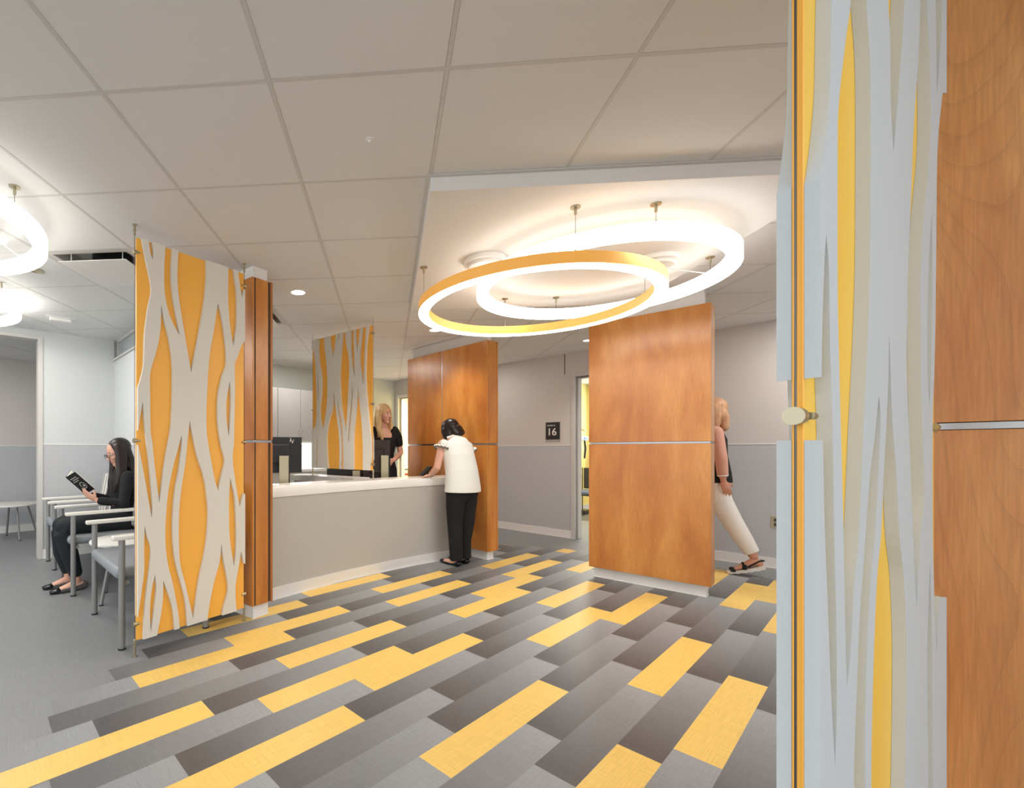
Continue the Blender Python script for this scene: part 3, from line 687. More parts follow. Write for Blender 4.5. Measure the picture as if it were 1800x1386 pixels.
# ------------------------------------------------------------------ ring pendants
def pendant(name, x, y, zt, ztop_ceiling, stems, label, banded=False, feed=None, group=None):
    t = thing(name, label, 'pendant light', (x, y, zt), 0, group)
    h = .066; ri, ro = .662, .728
    if banded:
        bm = B(); ringmesh(bm, ri, ro, -h, -h + .006, faces=('bot', 'out', 'in'), mi={'in': 1, 'out': 1}); build('diffuser', bm, [M['glow'], M['glow_side']], t)
        bm = B(); ringmesh(bm, ro - .003, ro, -h + .004, 0); ringmesh(bm, ri, ri + .003, -h + .004, 0); ringmesh(bm, ri + .003, ro - .003, -.004, 0)
        build('band', bm, M['band'], t, smooth=40)
        bm = B(); ringmesh(bm, ri + .012, ro - .012, -.0045, -.0042, faces=('bot',)); build('inner_tray', bm, M['white'], t)
    else:
        bm = B(); ringmesh(bm, ri, ro, -h, 0, mi={'in': 1, 'out': 1, 'top': 1}); build('diffuser', bm, [M['glow'], M['glow_side']], t, smooth=40)
        bm = B(); ringmesh(bm, ri + .01, ro - .01, .0, .004); build('top_rail', bm, M['white'], t)
    dz = ztop_ceiling - zt
    for a in stems:
        cx, cy = .695 * math.cos(a), .695 * math.sin(a)
        bm = B(); cyl(bm, (cx, cy, .0), (cx, cy, dz - .03), .0012, n=8); cyl(bm, (cx, cy, .0), (cx, cy, .018), .004, n=12); build('suspension_cable', bm, M['cable'], t)
        bm = B(); cyl(bm, (cx, cy, dz - .005), (cx, cy, dz), .024, n=24); cyl(bm, (cx, cy, dz - .04), (cx, cy, dz - .004), .007, n=14); build('canopy', bm, M['steel'], t, smooth=40)
    if feed:
        fx, fy, fr = feed
        bm = B(); cyl(bm, (fx, fy, dz - .03), (fx, fy, dz), fr, n=40); cyl(bm, (fx, fy, dz - .052), (fx, fy, dz - .03), fr * .8, n=40); build('power_canopy', bm, M['white'], t, smooth=40, bevel=.004)
        k = math.hypot(fx, fy) or 1; ex, ey = fx / k * .68, fy / k * .68
        cu = [Vector((fx, fy, dz - .04)), Vector((fx * .7 + ex * .3, fy * .7 + ey * .3, dz * .35)), Vector((ex, ey, .004))]
        pts = [(1 - s) ** 2 * cu[0] + 2 * s * (1 - s) * cu[1] + s * s * cu[2] for s in [i / 10 for i in range(11)]]
        bm = B(); tube(bm, pts, [.003] * 11, n=8); build('power_cord', bm, M['white'], t, smooth=40)
    return t
SZ = HT - .069
a0 = math.atan2(2.273 - 2.972, 1.129 - 1.190)
q = [a0 + k * PI / 2 for k in range(4)]
pendant('ring_pendant', 1.190, 2.975, 2.156, SZ, q, 'lower ring pendant with an orange band and glowing white underside', True, feed=(-.324, -.06, .13))
pendant('ring_pendant', 1.578, 2.945, 2.286, SZ, [a0 + k * PI / 2 - .01 for k in range(4)], 'upper all-white ring pendant overlapping the orange-banded ring', feed=(.371, -.03, .13))
pendant("ring_pendant", -2.317, 2.204, 2.353, HT, [.03 + k * PI / 2 for k in range(4)], "white ring pendant over the waiting area, the larger-looking one at the left edge", feed=(.25, .5, .05))
pendant("ring_pendant", -3.35, 3.44, 2.353, HT, [.1 + k * PI / 2 for k in range(4)], "white ring pendant over the waiting area, the farther one low at the left edge", feed=(.2, -.3, .05))

# ------------------------------------------------------------------ ceiling fittings
def downlight(x, y, label, r=.062, power=9, on=True, z=HT):
    t = thing('recessed_downlight', label, 'downlight', (x, y, z), 0)
    bm = B(); ringmesh(bm, r * .86, r * 1.12, -.004, 0.001, n=40); build('trim_ring', bm, M['white'] if on else M['steel'], t, smooth=40)
    bm = B(); cyl(bm, (0, 0, -.002), (0, 0, 0), r * .86, n=40); build('lens', bm, M['glow_soft'] if on else M['steel'], t)
    if on:
        l = bpy.data.lights.new('downlight_bulb', 'SPOT'); l.energy = power; l.spot_size = 2.0; l.spot_blend = .8; l.color = (1, .93, .84); l.shadow_soft_size = .05
        o = bpy.data.objects.new('downlight_bulb', l); COL.objects.link(o); o.parent = t; o.location = (0, 0, -.02)
downlight(-.411, 3.722, 'bright recessed downlight in the ceiling right of the slim wood column', .064, 46)
downlight(.925, 4.90, 'recessed downlight just beyond the left end of the ring pendants', .07, 30)
downlight(2.80, 5.36, 'small bright downlight left of the top corner of the middle maple wall', .06, 26)
downlight(-2.23, 3.27, 'unlit round metal ceiling fitting below the nearer left ring pendant', .045, 0, False)
# unseen neighbours that light the wall faces and rooms
for (x, y, p) in ((1.15, 4.15, 14), (2.0, 3.35, 10)):
    pass
def plate_diffuser(i, j, label):
    """square air diffuser: dark throat in the ceiling with a flat plate hung below"""
    c = cg(i + .5, j + .5)
    t = thing('air_diffuser', label, 'air vent', (c[0], c[1], HT), -TH)
    s = T / 2
    bm = B()
    for a in ((-s, s, -s, -s + .05), (-s, s, s - .05, s), (-s, -s + .05, -s + .05, s - .05), (s - .05, s, -s + .05, s - .05)):
        box(bm, a[0], a[1], a[2], a[3], -.0, .004)
    for a in ((-s + .05, s - .05, -s + .05, -s + .052), (-s + .05, s - .05, s - .052, s - .05), (-s + .05, -s + .052, -s + .05, s - .05), (s - .052, s - .05, -s + .05, s - .05)):
        box(bm, a[0], a[1], a[2], a[3], .004, .09)
    box(bm, -s + .05, s - .05, -s + .05, s - .05, .09, .094)
    build('frame', bm, M['trim'], t)
    bm = B(); cyl(bm, (0, 0, .02), (0, 0, .088), .13, n=32); build('duct_neck', bm, M['black'], t)
    bm = B(); box(bm, -.235, .235, -.235, .235, -.04, -.034)
    build('face_plate', bm, M['soffit'], t, bevel=.004)
    for x in (-.18, .18):
        for y in (-.18, .18):
            bm = B(); cyl(bm, (x, y, -.034), (x, y, .09), .004, n=8); build('hanger', bm, M['white'], t)
plate_diffuser(-1, 3, 'square plate air diffuser left of the left orange screen')
plate_diffuser(0, 5, 'square plate air diffuser in the ceiling above the reception office')
t = thing('ceiling_sensor', 'white rectangular sensor on the ceiling above the waiting area back wall', 'sensor', (-2.81, 4.465, HT), .6)
bm = B(); box(bm, -.09, .09, -.045, .045, -.035, 0); build('housing', bm, M['white'], t, bevel=.008); bm = B(); box(bm, -.12, .12, -.07, .07, -.006, 0); build('base_plate', bm, M['soffit'], t)
o = B(); cyl(o, (0, 0, -.004), (0, 0, 0), .016, n=24); ball(o, (0, 0, -.006), .007, seg=12)
o = build('sprinkler_cap', o, M['white'], smooth=40, loc=(.085, 1.887, HT)); tag(o, 'tiny white sprinkler cap on a ceiling tile left of the soffit', 'sprinkler')
t = thing('linear_diffuser', 'slim slot air diffuser in the ceiling above the maple wall by reception', 'air vent', (.98, 5.55, HT), math.atan2(-1.09, .69) )
bm = B(); box(bm, -.55, .55, -.05, .05, -.004, .002); build('frame', bm, M['soffit'], t); bm = B(); box(bm, -.53, .53, -.012, .012, -.006, -.003); build('slot', bm, M['trim'], t)
for (x, y, lab) in ((-.3, 6.9, 'ceiling troffer over the back of reception'), ):
    pass

# ------------------------------------------------------------------ wall sign, outlet
sp_ = uvw(U1, 3.02)
t = thing('room_sign', 'small black room sign reading 16 on the corridor wall', 'sign', (sp_[0], sp_[1], 1.284), .6943 - PI / 2)
bm = B(); box(bm, -.1, .1, -.008, -.0005, .0, .268); build('backplate', bm, M['sign_grey'], t, bevel=.002)
bm = B(); box(bm, -.096, .096, -.013, -.008, .03, .264); build('face', bm, M['sign'], t, bevel=.001)
def text(body, size, x, z, y, m, parent, name='lettering'):
    cu = bpy.data.curves.new(name, 'FONT'); cu.body = body; cu.size = size; cu.extrude = .0006; cu.align_x = 'LEFT'; cu.offset = size * .018
    o = bpy.data.objects.new(name, cu); COL.objects.link(o); me = evaluated(o); bpy.data.objects.remove(o); bpy.data.curves.remove(cu)
    me.name = name; me.materials.clear()
    o = link(name, me, m, parent); o.location = (x, y, z); o.rotation_euler = (PI / 2, 0, 0); return o
text('16', .135, -.078, .088, -.0140, M['letters'], t)
text('ROOM 16', .026, -.076, .212, -.0140, M['letters'], t)
ou = uvw(U1, -.0); 
# outlet at right, low on the corridor wall
Pq = (4.222, 4.529); vv = -Pq[0] * SU + Pq[1] * CU; oo = uvw(U1, vv)
t = thing('wall_outlet', 'small metal outlet plate low on the corridor wall at right', 'outlet', (oo[0], oo[1], .40), .6943 - PI / 2)
bm = B(); box(bm, -.036, .036, -.006, -.0005, 0, .115); build('cover_plate', bm, M['steel'], t, bevel=.001)
bm = B(); box(bm, -.014, .014, -.009, -.006, .065, .095); box(bm, -.014, .014, -.009, -.006, .02, .05); build('socket', bm, M['dark'], t)

# ------------------------------------------------------------------ waiting-area seating
# local frame: x along the row (+v), y forward (-u), so rotz = .6943 + PI/2
RS = .6943 + PI / 2
def arm_frame(t, x, yf, yb, one=True):
    bm = B(); cyl(bm, (x, yf, .008), (x, yf, .645), .019, n=16); build('leg', bm, M['chair_metal'], t, smooth=40)
    bm = B(); cyl(bm, (x, yb, .008), (x, yb, .645), .019, n=16); build('leg', bm, M['chair_metal'], t, smooth=40)
    for y_ in (yf, yb):
        bm = B(); cyl(bm, (x, y_, 0), (x, y_, .009), .021, n=16); build('foot_glide', bm, M['rubber'], t)
    bm = B(); box(bm, x - .027, x + .027, yb - .03, yf + .055, .645, .672); build('armrest', bm, M['arm'], t, bevel=.008, seg=3, smooth=40)
def seat_unit(t, x0, x1, yf, yb):
    bm = B()
    n = 9; secs = []
    for k in range(n + 1):
        pass
    box(bm, x0 + .022, x1 - .022, yb + .02, yf + .03, .405, .475)
    build('seat', bm, M['vinyl'], t, bevel=.03, seg=4, smooth=60)
    bm = B(); rt_ = Matrix.Translation((0, yb + .03, .50)) @ Matrix.Rotation(math.radians(10), 4, 'X')
    box(bm, x0 + .03, x1 - .03, -.03, .03, 0, .42, mtx=rt_)
    build('backrest', bm, M['stripe'], t, bevel=.028, seg=4, smooth=60)
    bm = B(); cyl(bm, (x0, yf - .03, .39), (x1, yf - .03, .39), .014, n=12); cyl(bm, (x0, yb + .03, .39), (x1, yb + .03, .39), .014, n=12); build('stretcher', bm, M['chair_metal'], t, smooth=40)
# three-seat row: arms at v = 4.25, 4.81(85), 5.46, 6.05 -> origin u=.94
def chair_at(name, label, vs, u_front, cat='chair'):
    vc = sum(vs) / len(vs); uc = u_front + .26
    p = uvw(uc, vc); t = thing(name, label, cat, (p[0], p[1], 0), RS)
    for v in vs: arm_frame(t, v - vc, .26, -.25)
    for a, b in zip(vs, vs[1:]): seat_unit(t, a - vc, b - vc, .26, -.25)
    return t
chair_at('tandem_seating', 'three-seat row of grey waiting chairs with pale arms, where the person reads', (4.25, 4.83, 5.28, 5.74), .655, 'seating')
chair_at('waiting_chair', 'wide grey vinyl waiting chair nearest the camera, partly behind the orange screen', (2.93, 3.68), .70)
def round_table(p, r, h, label, splay=.9, rot=0.4):
    t = thing('side_table', label, 'table', (p[0], p[1], 0), rot)
    bm = B(); cyl(bm, (0, 0, h - .022), (0, 0, h), r, n=56); build('tabletop', bm, M['table'], t, bevel=.006, seg=3, smooth=40)
    for k in range(4):
        a = PI / 4 + k * PI / 2
        bm = B(); cyl(bm, (r * .52 * math.cos(a), r * .52 * math.sin(a), h - .02), (r * splay * math.cos(a), r * splay * math.sin(a), .006), .013, n=12); build('leg', bm, M['chair_metal'], t, smooth=40)
        bm = B(); cyl(bm, (r * splay * math.cos(a), r * splay * math.sin(a), 0), (r * splay * math.cos(a), r * splay * math.sin(a), .008), .015, n=12); build('foot_glide', bm, M['rubber'], t)
round_table(uvw(.99, 3.965), .27, .465, 'round white side table between the wide near chair and the seated person')
round_table((-4.47, 6.10), .31, .46, 'round white side table in the alcove beyond the opening at far left', rot=.1)

# ------------------------------------------------------------------ things on and behind the reception desk
def monitor(x, y, z, rz, w, h, label, clr=.06, m=None, logo=False, stand_x=0, plate=.3):
    t = thing('computer_monitor', label, 'monitor', (x, y, z), rz)
    bm = B(); box(bm, -w / 2, w / 2, -.012, .012, clr, clr + h); build('screen_housing', bm, m or M['black'], t, bevel=.004)
    bm = B(); box(bm, -w / 2 * .55, w / 2 * .55, -.035, -.010, clr + h * .25, clr + h * .8); build('rear_housing', bm, m or M['black'], t, bevel=.012)
    bm = B(); box(bm, -w / 2 + .008, w / 2 - .008, .0122, .013, clr + .012, clr + h - .012); build('display', bm, mat('display_glass', (30, 34, 42), .1), t)
    s = stand_x
    bm = B(); box(bm, s - .045, s + .045, -.085, -.068, 0, plate + clr); build('stand', bm, M['steel'], t, bevel=.003)
    bm = B(); box(bm, s + .045, s + .053, -.09, -.066, 0, plate + clr - .01); box(bm, s - .012, s + .012, -.07, -.03, plate * .55 + clr, plate * .55 + clr + .03); build('stand_trim', bm, M['black'], t)
    bm = B(); box(bm, s - .1, s + .1, -.17, .03, 0, .012); build('base', bm, M['steel'], t, bevel=.003)
    if logo:
        bm = B()
        for k, xx in enumerate((-.012, -.004, .006, .014)):
            hh = (.034, .02, .02, .034)[k]; z0_ = clr + h * .87 - (0 if k < 2 else .014)
            sh = Matrix.Identity(4); sh[0][2] = .25
            b4 = box(bm, xx - .002, xx + .002, -.0135, -.0122, 0, hh); bmesh.ops.transform(bm, matrix=Matrix.Translation((logo, 0, z0_)) @ sh, verts=b4)
        build('maker_mark', bm, M['letters'], t)
    return t
DT = .745
ds = thing('work_desk', 'low white work desk between the counter and the blonde person', 'desk', (.25, 5.37, 0), 0)
bm = B(); box(bm, -.36, .38, -.17, .17, DT - .03, DT); build('worktop', bm, M['counter'], ds, bevel=.003)
for x in (-.34, .34):
    bm = B(); box(bm, x, x + .02, -.15, .15, 0, DT - .03); build('side_panel', bm, M['cabinet'], ds)
ds2 = thing('work_desk', 'white work desk at the left end of reception, beside the slim wood column', 'desk', (-.92, 4.35, 0), .8)
bm = B(); box(bm, -.45, .5, -.35, .35, DT - .03, DT); build('worktop', bm, M['counter'], ds2, bevel=.003)
for x in (-.44, .46):
    bm = B(); box(bm, x, x + .02, -.33, .33, 0, DT - .03); build('side_panel', bm, M['cabinet'], ds2)
monitor(-.70, 4.25, DT, .25, .53, .335, 'black computer monitor at the left end of reception, beside the slim wood column', .215, logo=.165, stand_x=.09, plate=.16)
monitor(.02, 5.47, DT, .0, .56, .32, 'dark computer monitor partly hidden behind the hanging screen on the counter', .105, stand_x=.07, plate=.08)
monitor(.325, 5.345, DT, .06, .32, .52, 'tall dark monitor between the hanging screen and the blonde person', .025, m=mat('monitor_black_brown_reflection', (46, 34, 30), .25), stand_x=.085, plate=.34)  # brown tint is a reflection put into the black housing colour
# papers on the return counter
t = thing('paper_stack', 'small stack of white papers on the return counter behind the desk', 'papers', (-.50, 5.22, .881), .3)
for k in range(3):
    bm = B(); box(bm, -.14, .14, -.1, .1, .004 * k, .004 * k + .0035); build('sheet', bm, M['paper'], t, rotz=.08 * k)
# card reader
t = thing('card_reader', 'small black card reader on the counter beside the hand of the person in white', 'card reader', (.86, 5.0, .8805), .5)
bm = B(); mt = Matrix.Translation((0, 0, .030)) @ Matrix.Rotation(math.radians(-38), 4, 'Y')
box(bm, -.075, .075, -.035, .035, 0, .022, mtx=mt @ Matrix.Translation((.0, 0, .03))); build('keypad_body', bm, M['black'], t, bevel=.006)
bm = B(); box(bm, -.05, .04, -.03, .03, 0, .012); box(bm, .0, .03, -.012, .012, .01, .055); build('stand', bm, M['black'], t, bevel=.004)
# nurse room beyond the office door
t = thing('red_table', 'red-topped table in the bright yellow room beyond reception', 'table', (1.42, 9.35, 0), .69)
bm = B(); box(bm, -.4, .4, -.5, .5, .66, .70); build('tabletop', bm, M['red'], t, bevel=.004)
for x in (-.36, .36):
    for y in (-.45, .45):
        bm = B(); cyl(bm, (x, y, 0), (x, y, .66), .02); build('leg', bm, M['chair_metal'], t, smooth=40)
t = thing('paper_tray', 'white paper tray with dark papers on the red table', 'tray', (1.25, 9.2, .701), .69)
bm = B(); box(bm, -.17, .17, -.12, .12, 0, .07); build('tray', bm, M['white'], t, bevel=.006); bm = B(); box(bm, -.17, .15, -.12, .1, .075, .09); build('papers', bm, M['sign'], t)
# exam room: scale and chair
sx = uvw(8.70, 3.76)
t = thing('medical_scale', 'upright medical scale on a pale column seen through the exam room door', 'scale', (sx[0], sx[1], 0), .6943)
bm = B(); box(bm, -.15, .15, -.13, .13, 0, .07); build('platform', bm, M['black'], t, bevel=.01)
bm = B(); box(bm, -.045, .045, .02, .10, .06, 1.36); build('column', bm, M['chair_metal'], t, bevel=.01)
bm = B(); box(bm, -.13, .13, -.09, .05, 1.34, 1.42); build('display_head', bm, mat('scale_head', (206, 214, 224), .4), t, bevel=.02)
bm = B(); box(bm, -.07, .07, -.098, -.09, 1.355, 1.405); build('display', bm, mat('scale_lcd', (70, 110, 140), .3), t)
bm = B(); tube(bm, [(0, .06, 1.36), (0, .06, 1.50), (0, -.04, 1.54), (0, -.10, 1.50)], [.016] * 4); build('height_rod', bm, M['steel'], t, smooth=40)
bm = B(); tube(bm, [(.07, -.04, 1.34), (.08, -.05, 1.2), (.07, -.04, 1.02)], [(.03, .012), (.04, .016), (.025, .012)]); build('grip', bm, M['black'], t, smooth=40)
t = thing('exam_room_chair', 'dark armchair with slim metal frame inside the exam room', 'chair', (*uvw(8.02, 3.27), 0), .6943 + PI * .5)
bm = B(); box(bm, -.25, .25, -.25, .25, .43, .49); build('seat', bm, mat('seat_blue_grey', (96, 104, 116), .6), t, bevel=.02, seg=3)
bm = B(); box(bm, -.25, .25, -.27, -.23, .5, .86); build('backrest', bm, M['sign'], t, bevel=.015)
for x in (-.27, .27):
    bm = B(); tube(bm, [(x, .25, .01), (x, .25, .66), (x, .2, .71), (x, -.22, .71)], [.009] * 4, n=10); build('leg', bm, M['cable'], t, smooth=40)
    bm = B(); cyl(bm, (x, -.24, .01), (x, -.24, .86), .009); build('leg', bm, M['cable'], t, smooth=40)
bm = B(); cyl(bm, (-.27, .22, .42), (.27, .22, .42), .01); cyl(bm, (-.27, -.24, .42), (.27, -.24, .42), .01); build('stretcher', bm, M['cable'], t)
# unseen fill lights added to brighten the rooms, corridor and waiting area
for (n_, x, y, s, p) in (('exam_fill_light', *uvw(7.4, 3.0), .6, 50), ('nurse_fill_light', *uvw(7.2, 5.9), .7, 190), ('office_fill_light', *uvw(3.4, 5.0), .6, 11),
                       ('corridor_fill_light', *uvw(5.5, .2), .5, 14), ('corridor_fill_light', *uvw(5.4, 3.9), .5, 5), ('alcove_fill_light', *uvw(-.6, 7.0), .5, 10), ('waiting_fill_light', *uvw(.2, 5.0), .5, 12)):
    area_lamp(n_, x, y, HT - .015, s, p)
# ------------------------------------------------------------------ people
def hand_shapes(bm, w, tip, palm_n, side, curl=.5, spread=.12, s=1.0, thumb=1, bend=None):
    """w wrist, tip = direction of the fingers, palm_n = way the palm faces, side = +1/-1: which lateral side the thumb leaves"""
    w = Vector(w); d = Vector(tip).normalized(); pn = Vector(palm_n); pn = (pn - d * pn.dot(d)).normalized(); lat = d.cross(pn) * side
    tube(bm, [w, w + d * .03 * s, w + d * .065 * s, w + d * .088 * s], [(.024 * s, .016 * s), (.034 * s, .015 * s), (.039 * s, .014 * s), (.036 * s, .011 * s)], side=lat)
    for k, (o_, ln) in enumerate(((.027, .070), (.009, .079), (-.010, .073), (-.027, .058))):
        b = w + d * (.086 - .004 * abs(k - 1)) * s + lat * o_ * s; dd = (d + lat * spread * o_ / .027 * .5).normalized()
        a1 = curl * (.5 + .08 * k); pts = [b]; cur = dd; L_ = ln * s
        for seg_, f_ in ((.45, 1), (.3, 1.5), (.25, 1.2)):
            ax = cur.cross(pn)
            cur = (Matrix.Rotation(-a1 * f_, 3, ax if ax.length > 1e-4 else lat) @ cur).normalized() if False else (cur * math.cos(a1 * f_) + pn * math.sin(a1 * f_)).normalized()
            pn2 = (pn - cur * pn.dot(cur)).normalized()
            pts.append(pts[-1] + cur * L_ * seg_)
        tube(bm, pts, [.0086 * s, .0082 * s, .0076 * s, .0066 * s], n=10)
    b = w + d * .028 * s + lat * .026 * s
    td = (d * .65 + lat * .75 * thumb + pn * .3).normalized(); td2 = (d * .9 + lat * .3 + pn * .45).normalized()
    tube(bm, [b - lat * .008 * s, b + td * .034 * s, b + td * .034 * s + td2 * .030 * s], [.012 * s, .0105 * s, .008 * s], n=10)
def head_mtx(c, yaw=0, pitch=0, roll=0):
    """face looks along local +y; pitch > 0 looks down"""
    return Matrix.Translation(Vector(c)) @ Matrix.Rotation(yaw, 4, 'Z') @ Matrix.Rotation(-pitch, 4, 'X') @ Matrix.Rotation(roll, 4, 'Y')
def head_shapes(bm, mh, s=1.0):
    n0 = len(bm.verts); bm.verts.ensure_lookup_table()
    before = set(bm.verts)
    ball(bm, (0, -.012, .034), (.074, .092, .083), seg=28)
    ball(bm, (0, .026, -.012), (.062, .062, .078), seg=24)
    tube(bm, [(0, .030, -.03), (0, .050, -.083)], [(.054, .048), (.026, .026)], side=(1, 0, 0), n=20)
    ball(bm, (0, .066, -.092), (.023, .019, .018)); ball(bm, (0, .068, -.054), (.031, .021, .026))
    for x in (-1, 1):
        ball(bm, (x * .036, .058, -.022), (.024, .024, .024)); ball(bm, (x * .077, -.004, -.006), (.010, .020, .030))
        ball(bm, (x * .028, .064, .022), (.027, .013, .011))
    tube(bm, [(0, .082, .018), (0, .094, -.006), (0, .103, -.024)], [.008, .0085, .0115], n=12)
    for x in (-1, 1): ball(bm, (x * .011, .092, -.027), (.009, .010, .007))
    ball(bm, (0, .079, -.050), (.020, .009, .010))
    vs = [v for v in bm.verts if v not in before]
    bmesh.ops.transform(bm, matrix=mh @ Matrix.Scale(s, 4), verts=vs)
def face_parts(t, mh, s=1.0, glasses=False, smile=False, browm=None):
    mm = mh @ Matrix.Scale(s, 4)
    def put(name, fn, m, parent=t):
        bm = B(); fn(bm); bmesh.ops.transform(bm, matrix=mm, verts=bm.verts); return build(name, bm, m, parent, smooth=60)
    for x in (-1, 1):
        e = put('eye', lambda b: ball(b, (x * .031, .0705, .006), (.0145, .0105, .0068), seg=20), M['white'])
        put('iris', lambda b: ball(b, (x * .031, .0792, .0055), (.0056, .0026, .0058), seg=12), M['eye'], e)
        put('eyebrow', lambda b: tube(b, [(x * .013, .080, .0285), (x * .030, .0785, .0305), (x * .047, .066, .0265)], [.0022, .0026, .0014], n=8), browm or M['brow'])
        put('eyelash', lambda b: tube(b, [(x * .017, .0775, .0095), (x * .031, .0815, .0128), (x * .046, .0725, .0085)], [.0010, .0015, .0010], n=8), M['brow'])
    mo = put('mouth', lambda b: (tube(b, [(-.023, .0825, -.052 + (.006 if smile else 0)), (-.008, .0885, -.0505), (.008, .0885, -.0505), (.023, .0825, -.052 + (.006 if smile else 0))], [.0012, .0030, .0030, .0012], n=10),
                                 tube(b, [(-.017, .084, -.057), (0, .0885, -.0605), (.017, .084, -.057)], [.0014, .0036, .0014], n=10)), M['lips'])
    if smile: put('teeth', lambda b: tube(b, [(-.015, .085, -.054), (0, .0895, -.0552), (.015, .085, -.054)], [.0012, .0022, .0012], n=10), M['white'], mo)
    if glasses:
        def g_(b):
            for x in (-1, 1): torus(b, (x * .032, .100, .002), .023, .0024, rot=Matrix.Rotation(PI / 2, 3, 'X') @ Matrix.Rotation(0, 3, 'Z'), sx=1.05, sy=.92)
            tube(b, [(-.009, .101, .006), (.009, .101, .006)], [.002, .002], n=8)
            for x in (-1, 1): tube(b, [(x * .056, .098, .006), (x * .082, .06, .008), (x * .086, .0, .008)], [.0022, .002, .002], n=8)
        put('eyeglasses', g_, M['black'])
def limb(bm, a, b, c, r, grow=0.0, bulge=0):
    a, b, c = Vector(a), Vector(b), Vector(c)
    tube(bm, [a, a.lerp(b, .5), b, b.lerp(c, .35), c], [r[0] + grow, (r[0] * .55 + r[1] * .45) + grow, r[1] + grow, r[1] * .98 + bulge + grow, r[2] + grow])

# ---- person in a white blouse at the counter (facing the desk, seen from behind)
def person_counter():
    t = thing('person', 'person in a white ruffled sleeveless blouse and black trousers leaning on the reception counter', 'person', (1.15, 4.70, 0), math.radians(25))
    hd = head_mtx((.03, .205, 1.372), math.radians(12), math.radians(38), math.radians(-8))
    LS, LE, LW = (-.165, .085, 1.235), (-.245, .075, .985), (-.235, .185, .915)
    RSh, RE, RW = (.165, .085, 1.215), (.215, .10, .98), (.16, .27, .915)
    bm = B()
    tube(bm, [(0, -.02, .76), (0, -.01, .90), (0, .03, 1.06), (0, .075, 1.20), (-.01, .11, 1.27)], [(.15, .10), (.125, .09), (.14, .10), (.15, .09), (.07, .06)], side=(1, 0, 0), n=24)
    tube(bm, [(-.01, .115, 1.25), (-.005, .175, 1.33)], [.050, .046])
    head_shapes(bm, hd, .98)
    limb(bm, LS, LE, LW, (.044, .036, .023)); limb(bm, RSh, RE, RW, (.044, .036, .023))
    hand_shapes(bm, LW, (-.88, .42, -.30), (0, -.3, -1), -1, curl=.16, s=.92)
    hand_shapes(bm, RW, (-.6, .75, -.28), (0, 0, -1), 1, curl=.2, s=.92)
    for x, fx, fy in ((-.075, -.085, -.02), (.075, .065, .03)):
        limb(bm, (x, -.02, .76), (x * .98, 0, .42), (fx, fy - .01, .07), (.082, .055, .036), bulge=.006)
        tube(bm, [(fx, fy - .03, .035), (fx - .02, fy + .09, .03), (fx - .035, fy + .17, .022)], [(.032, .03), (.04, .022), (.03, .014)], side=(1, 0, 0))
    fuse('body', bm, M['skin'], t, .0055)
    bm = B()
    tube(bm, [(0, -.025, .90), (0, -.025, .80), (0, -.02, .74)], [(.150, .120), (.170, .130), (.165, .118)], side=(1, 0, 0), n=24)
    for x, fx, fy in ((-.078, -.085, -.02), (.078, .065, .03)):
        tube(bm, [(x, -.02, .76), (x, -.005, .58), (x * .98, .0, .42), (fx * .99, fy - .005, .24), (fx, fy - .015, .055)], [(.100, .108), (.088, .094), (.076, .078), (.070, .072), (.062, .066)], side=(1, 0, 0), capr=False, n=20)
    bm2 = bm; fuse('trousers', bm2, M['cloth_black'], t, .007, 3)
    bm = B()
    tube(bm, [(0, -.03, .745), (0, -.03, .80), (0, -.015, .95), (.004, .03, 1.09), (.012, .075, 1.20), (.012, .10, 1.26), (-.005, .125, 1.295)],
         [(.202, .148), (.198, .143), (.184, .130), (.180, .124), (.184, .105), (.140, .080), (.066, .055)], side=(1, 0, 0), n=32, capr=False)
    for sx, p in ((-1, LS), (1, RSh)): ball(bm, (p[0] * .93, p[1], p[2] - .012), (.058, .062, .06))
    fuse('blouse', bm, M['blouse'], t, .007, 4)
    for sx, p, e_ in ((-1, LS, LE), (1, RSh, RE)):
        p, e_ = Vector(p), Vector(e_); ax = (e_ - p).normalized(); c = p + ax * .035 + Vector((sx * .004, 0, 0)); s1 = ax.cross(Vector((0, 1, 0))).normalized(); s2 = ax.cross(s1); n = 64
        for off, rr, tr, mm_ in ((0, .064, .010, M['blouse']), (.012, .068, .0075, M['trim_bw'])):
            pts = [c + ax * (off + .006 * math.sin(13 * 2 * PI * k / n)) + (s1 * math.cos(2 * PI * k / n) * rr + s2 * math.sin(2 * PI * k / n) * (rr + .012)) * (1 + .05 * math.sin(11 * 2 * PI * k / n)) for k in range(n + 1)]
            bm = B(); tube(bm, pts, [tr] * (n + 1), n=8, capr=False); build('sleeve_ruffle', bm, mm_, t, smooth=60)
    bm = B(); tube(bm, [(-.075, .118, 1.305), (-.03, .075, 1.318), (.03, .078, 1.312), (.062, .125, 1.300)], [.011] * 4, n=8); build('collar', bm, M['blouse'], t, smooth=60)
    bm = B(); bb = set()
    ball(bm, (0, -.022, .036), (.090, .104, .094), seg=30)
    tube(bm, [(0, -.05, .03), (0, -.072, -.04), (.0, -.078, -.085)], [(.082, .06), (.088, .052), (.080, .036)], side=(1, 0, 0), n=24)
    for x in (-1, 1): tube(bm, [(x * .07, .0, .03), (x * .082, .012, -.03), (x * .078, .02, -.088)], [(.03, .06), (.026, .056), (.018, .046)], side=(1, 0, 0), n=16)
    bmesh.ops.transform(bm, matrix=hd, verts=bm.verts)
    fuse('hair', bm, M['hair_dark'], t, .006, 4)
    bm = B(); torus(bm, Vector(LW) + Vector((-.012, .006, -.003)), .028, .0045, rot=Vector((-.88, .42, -.30)).to_track_quat('Z', 'Y').to_matrix()); build('bracelet', bm, M['gold'], t, smooth=60)
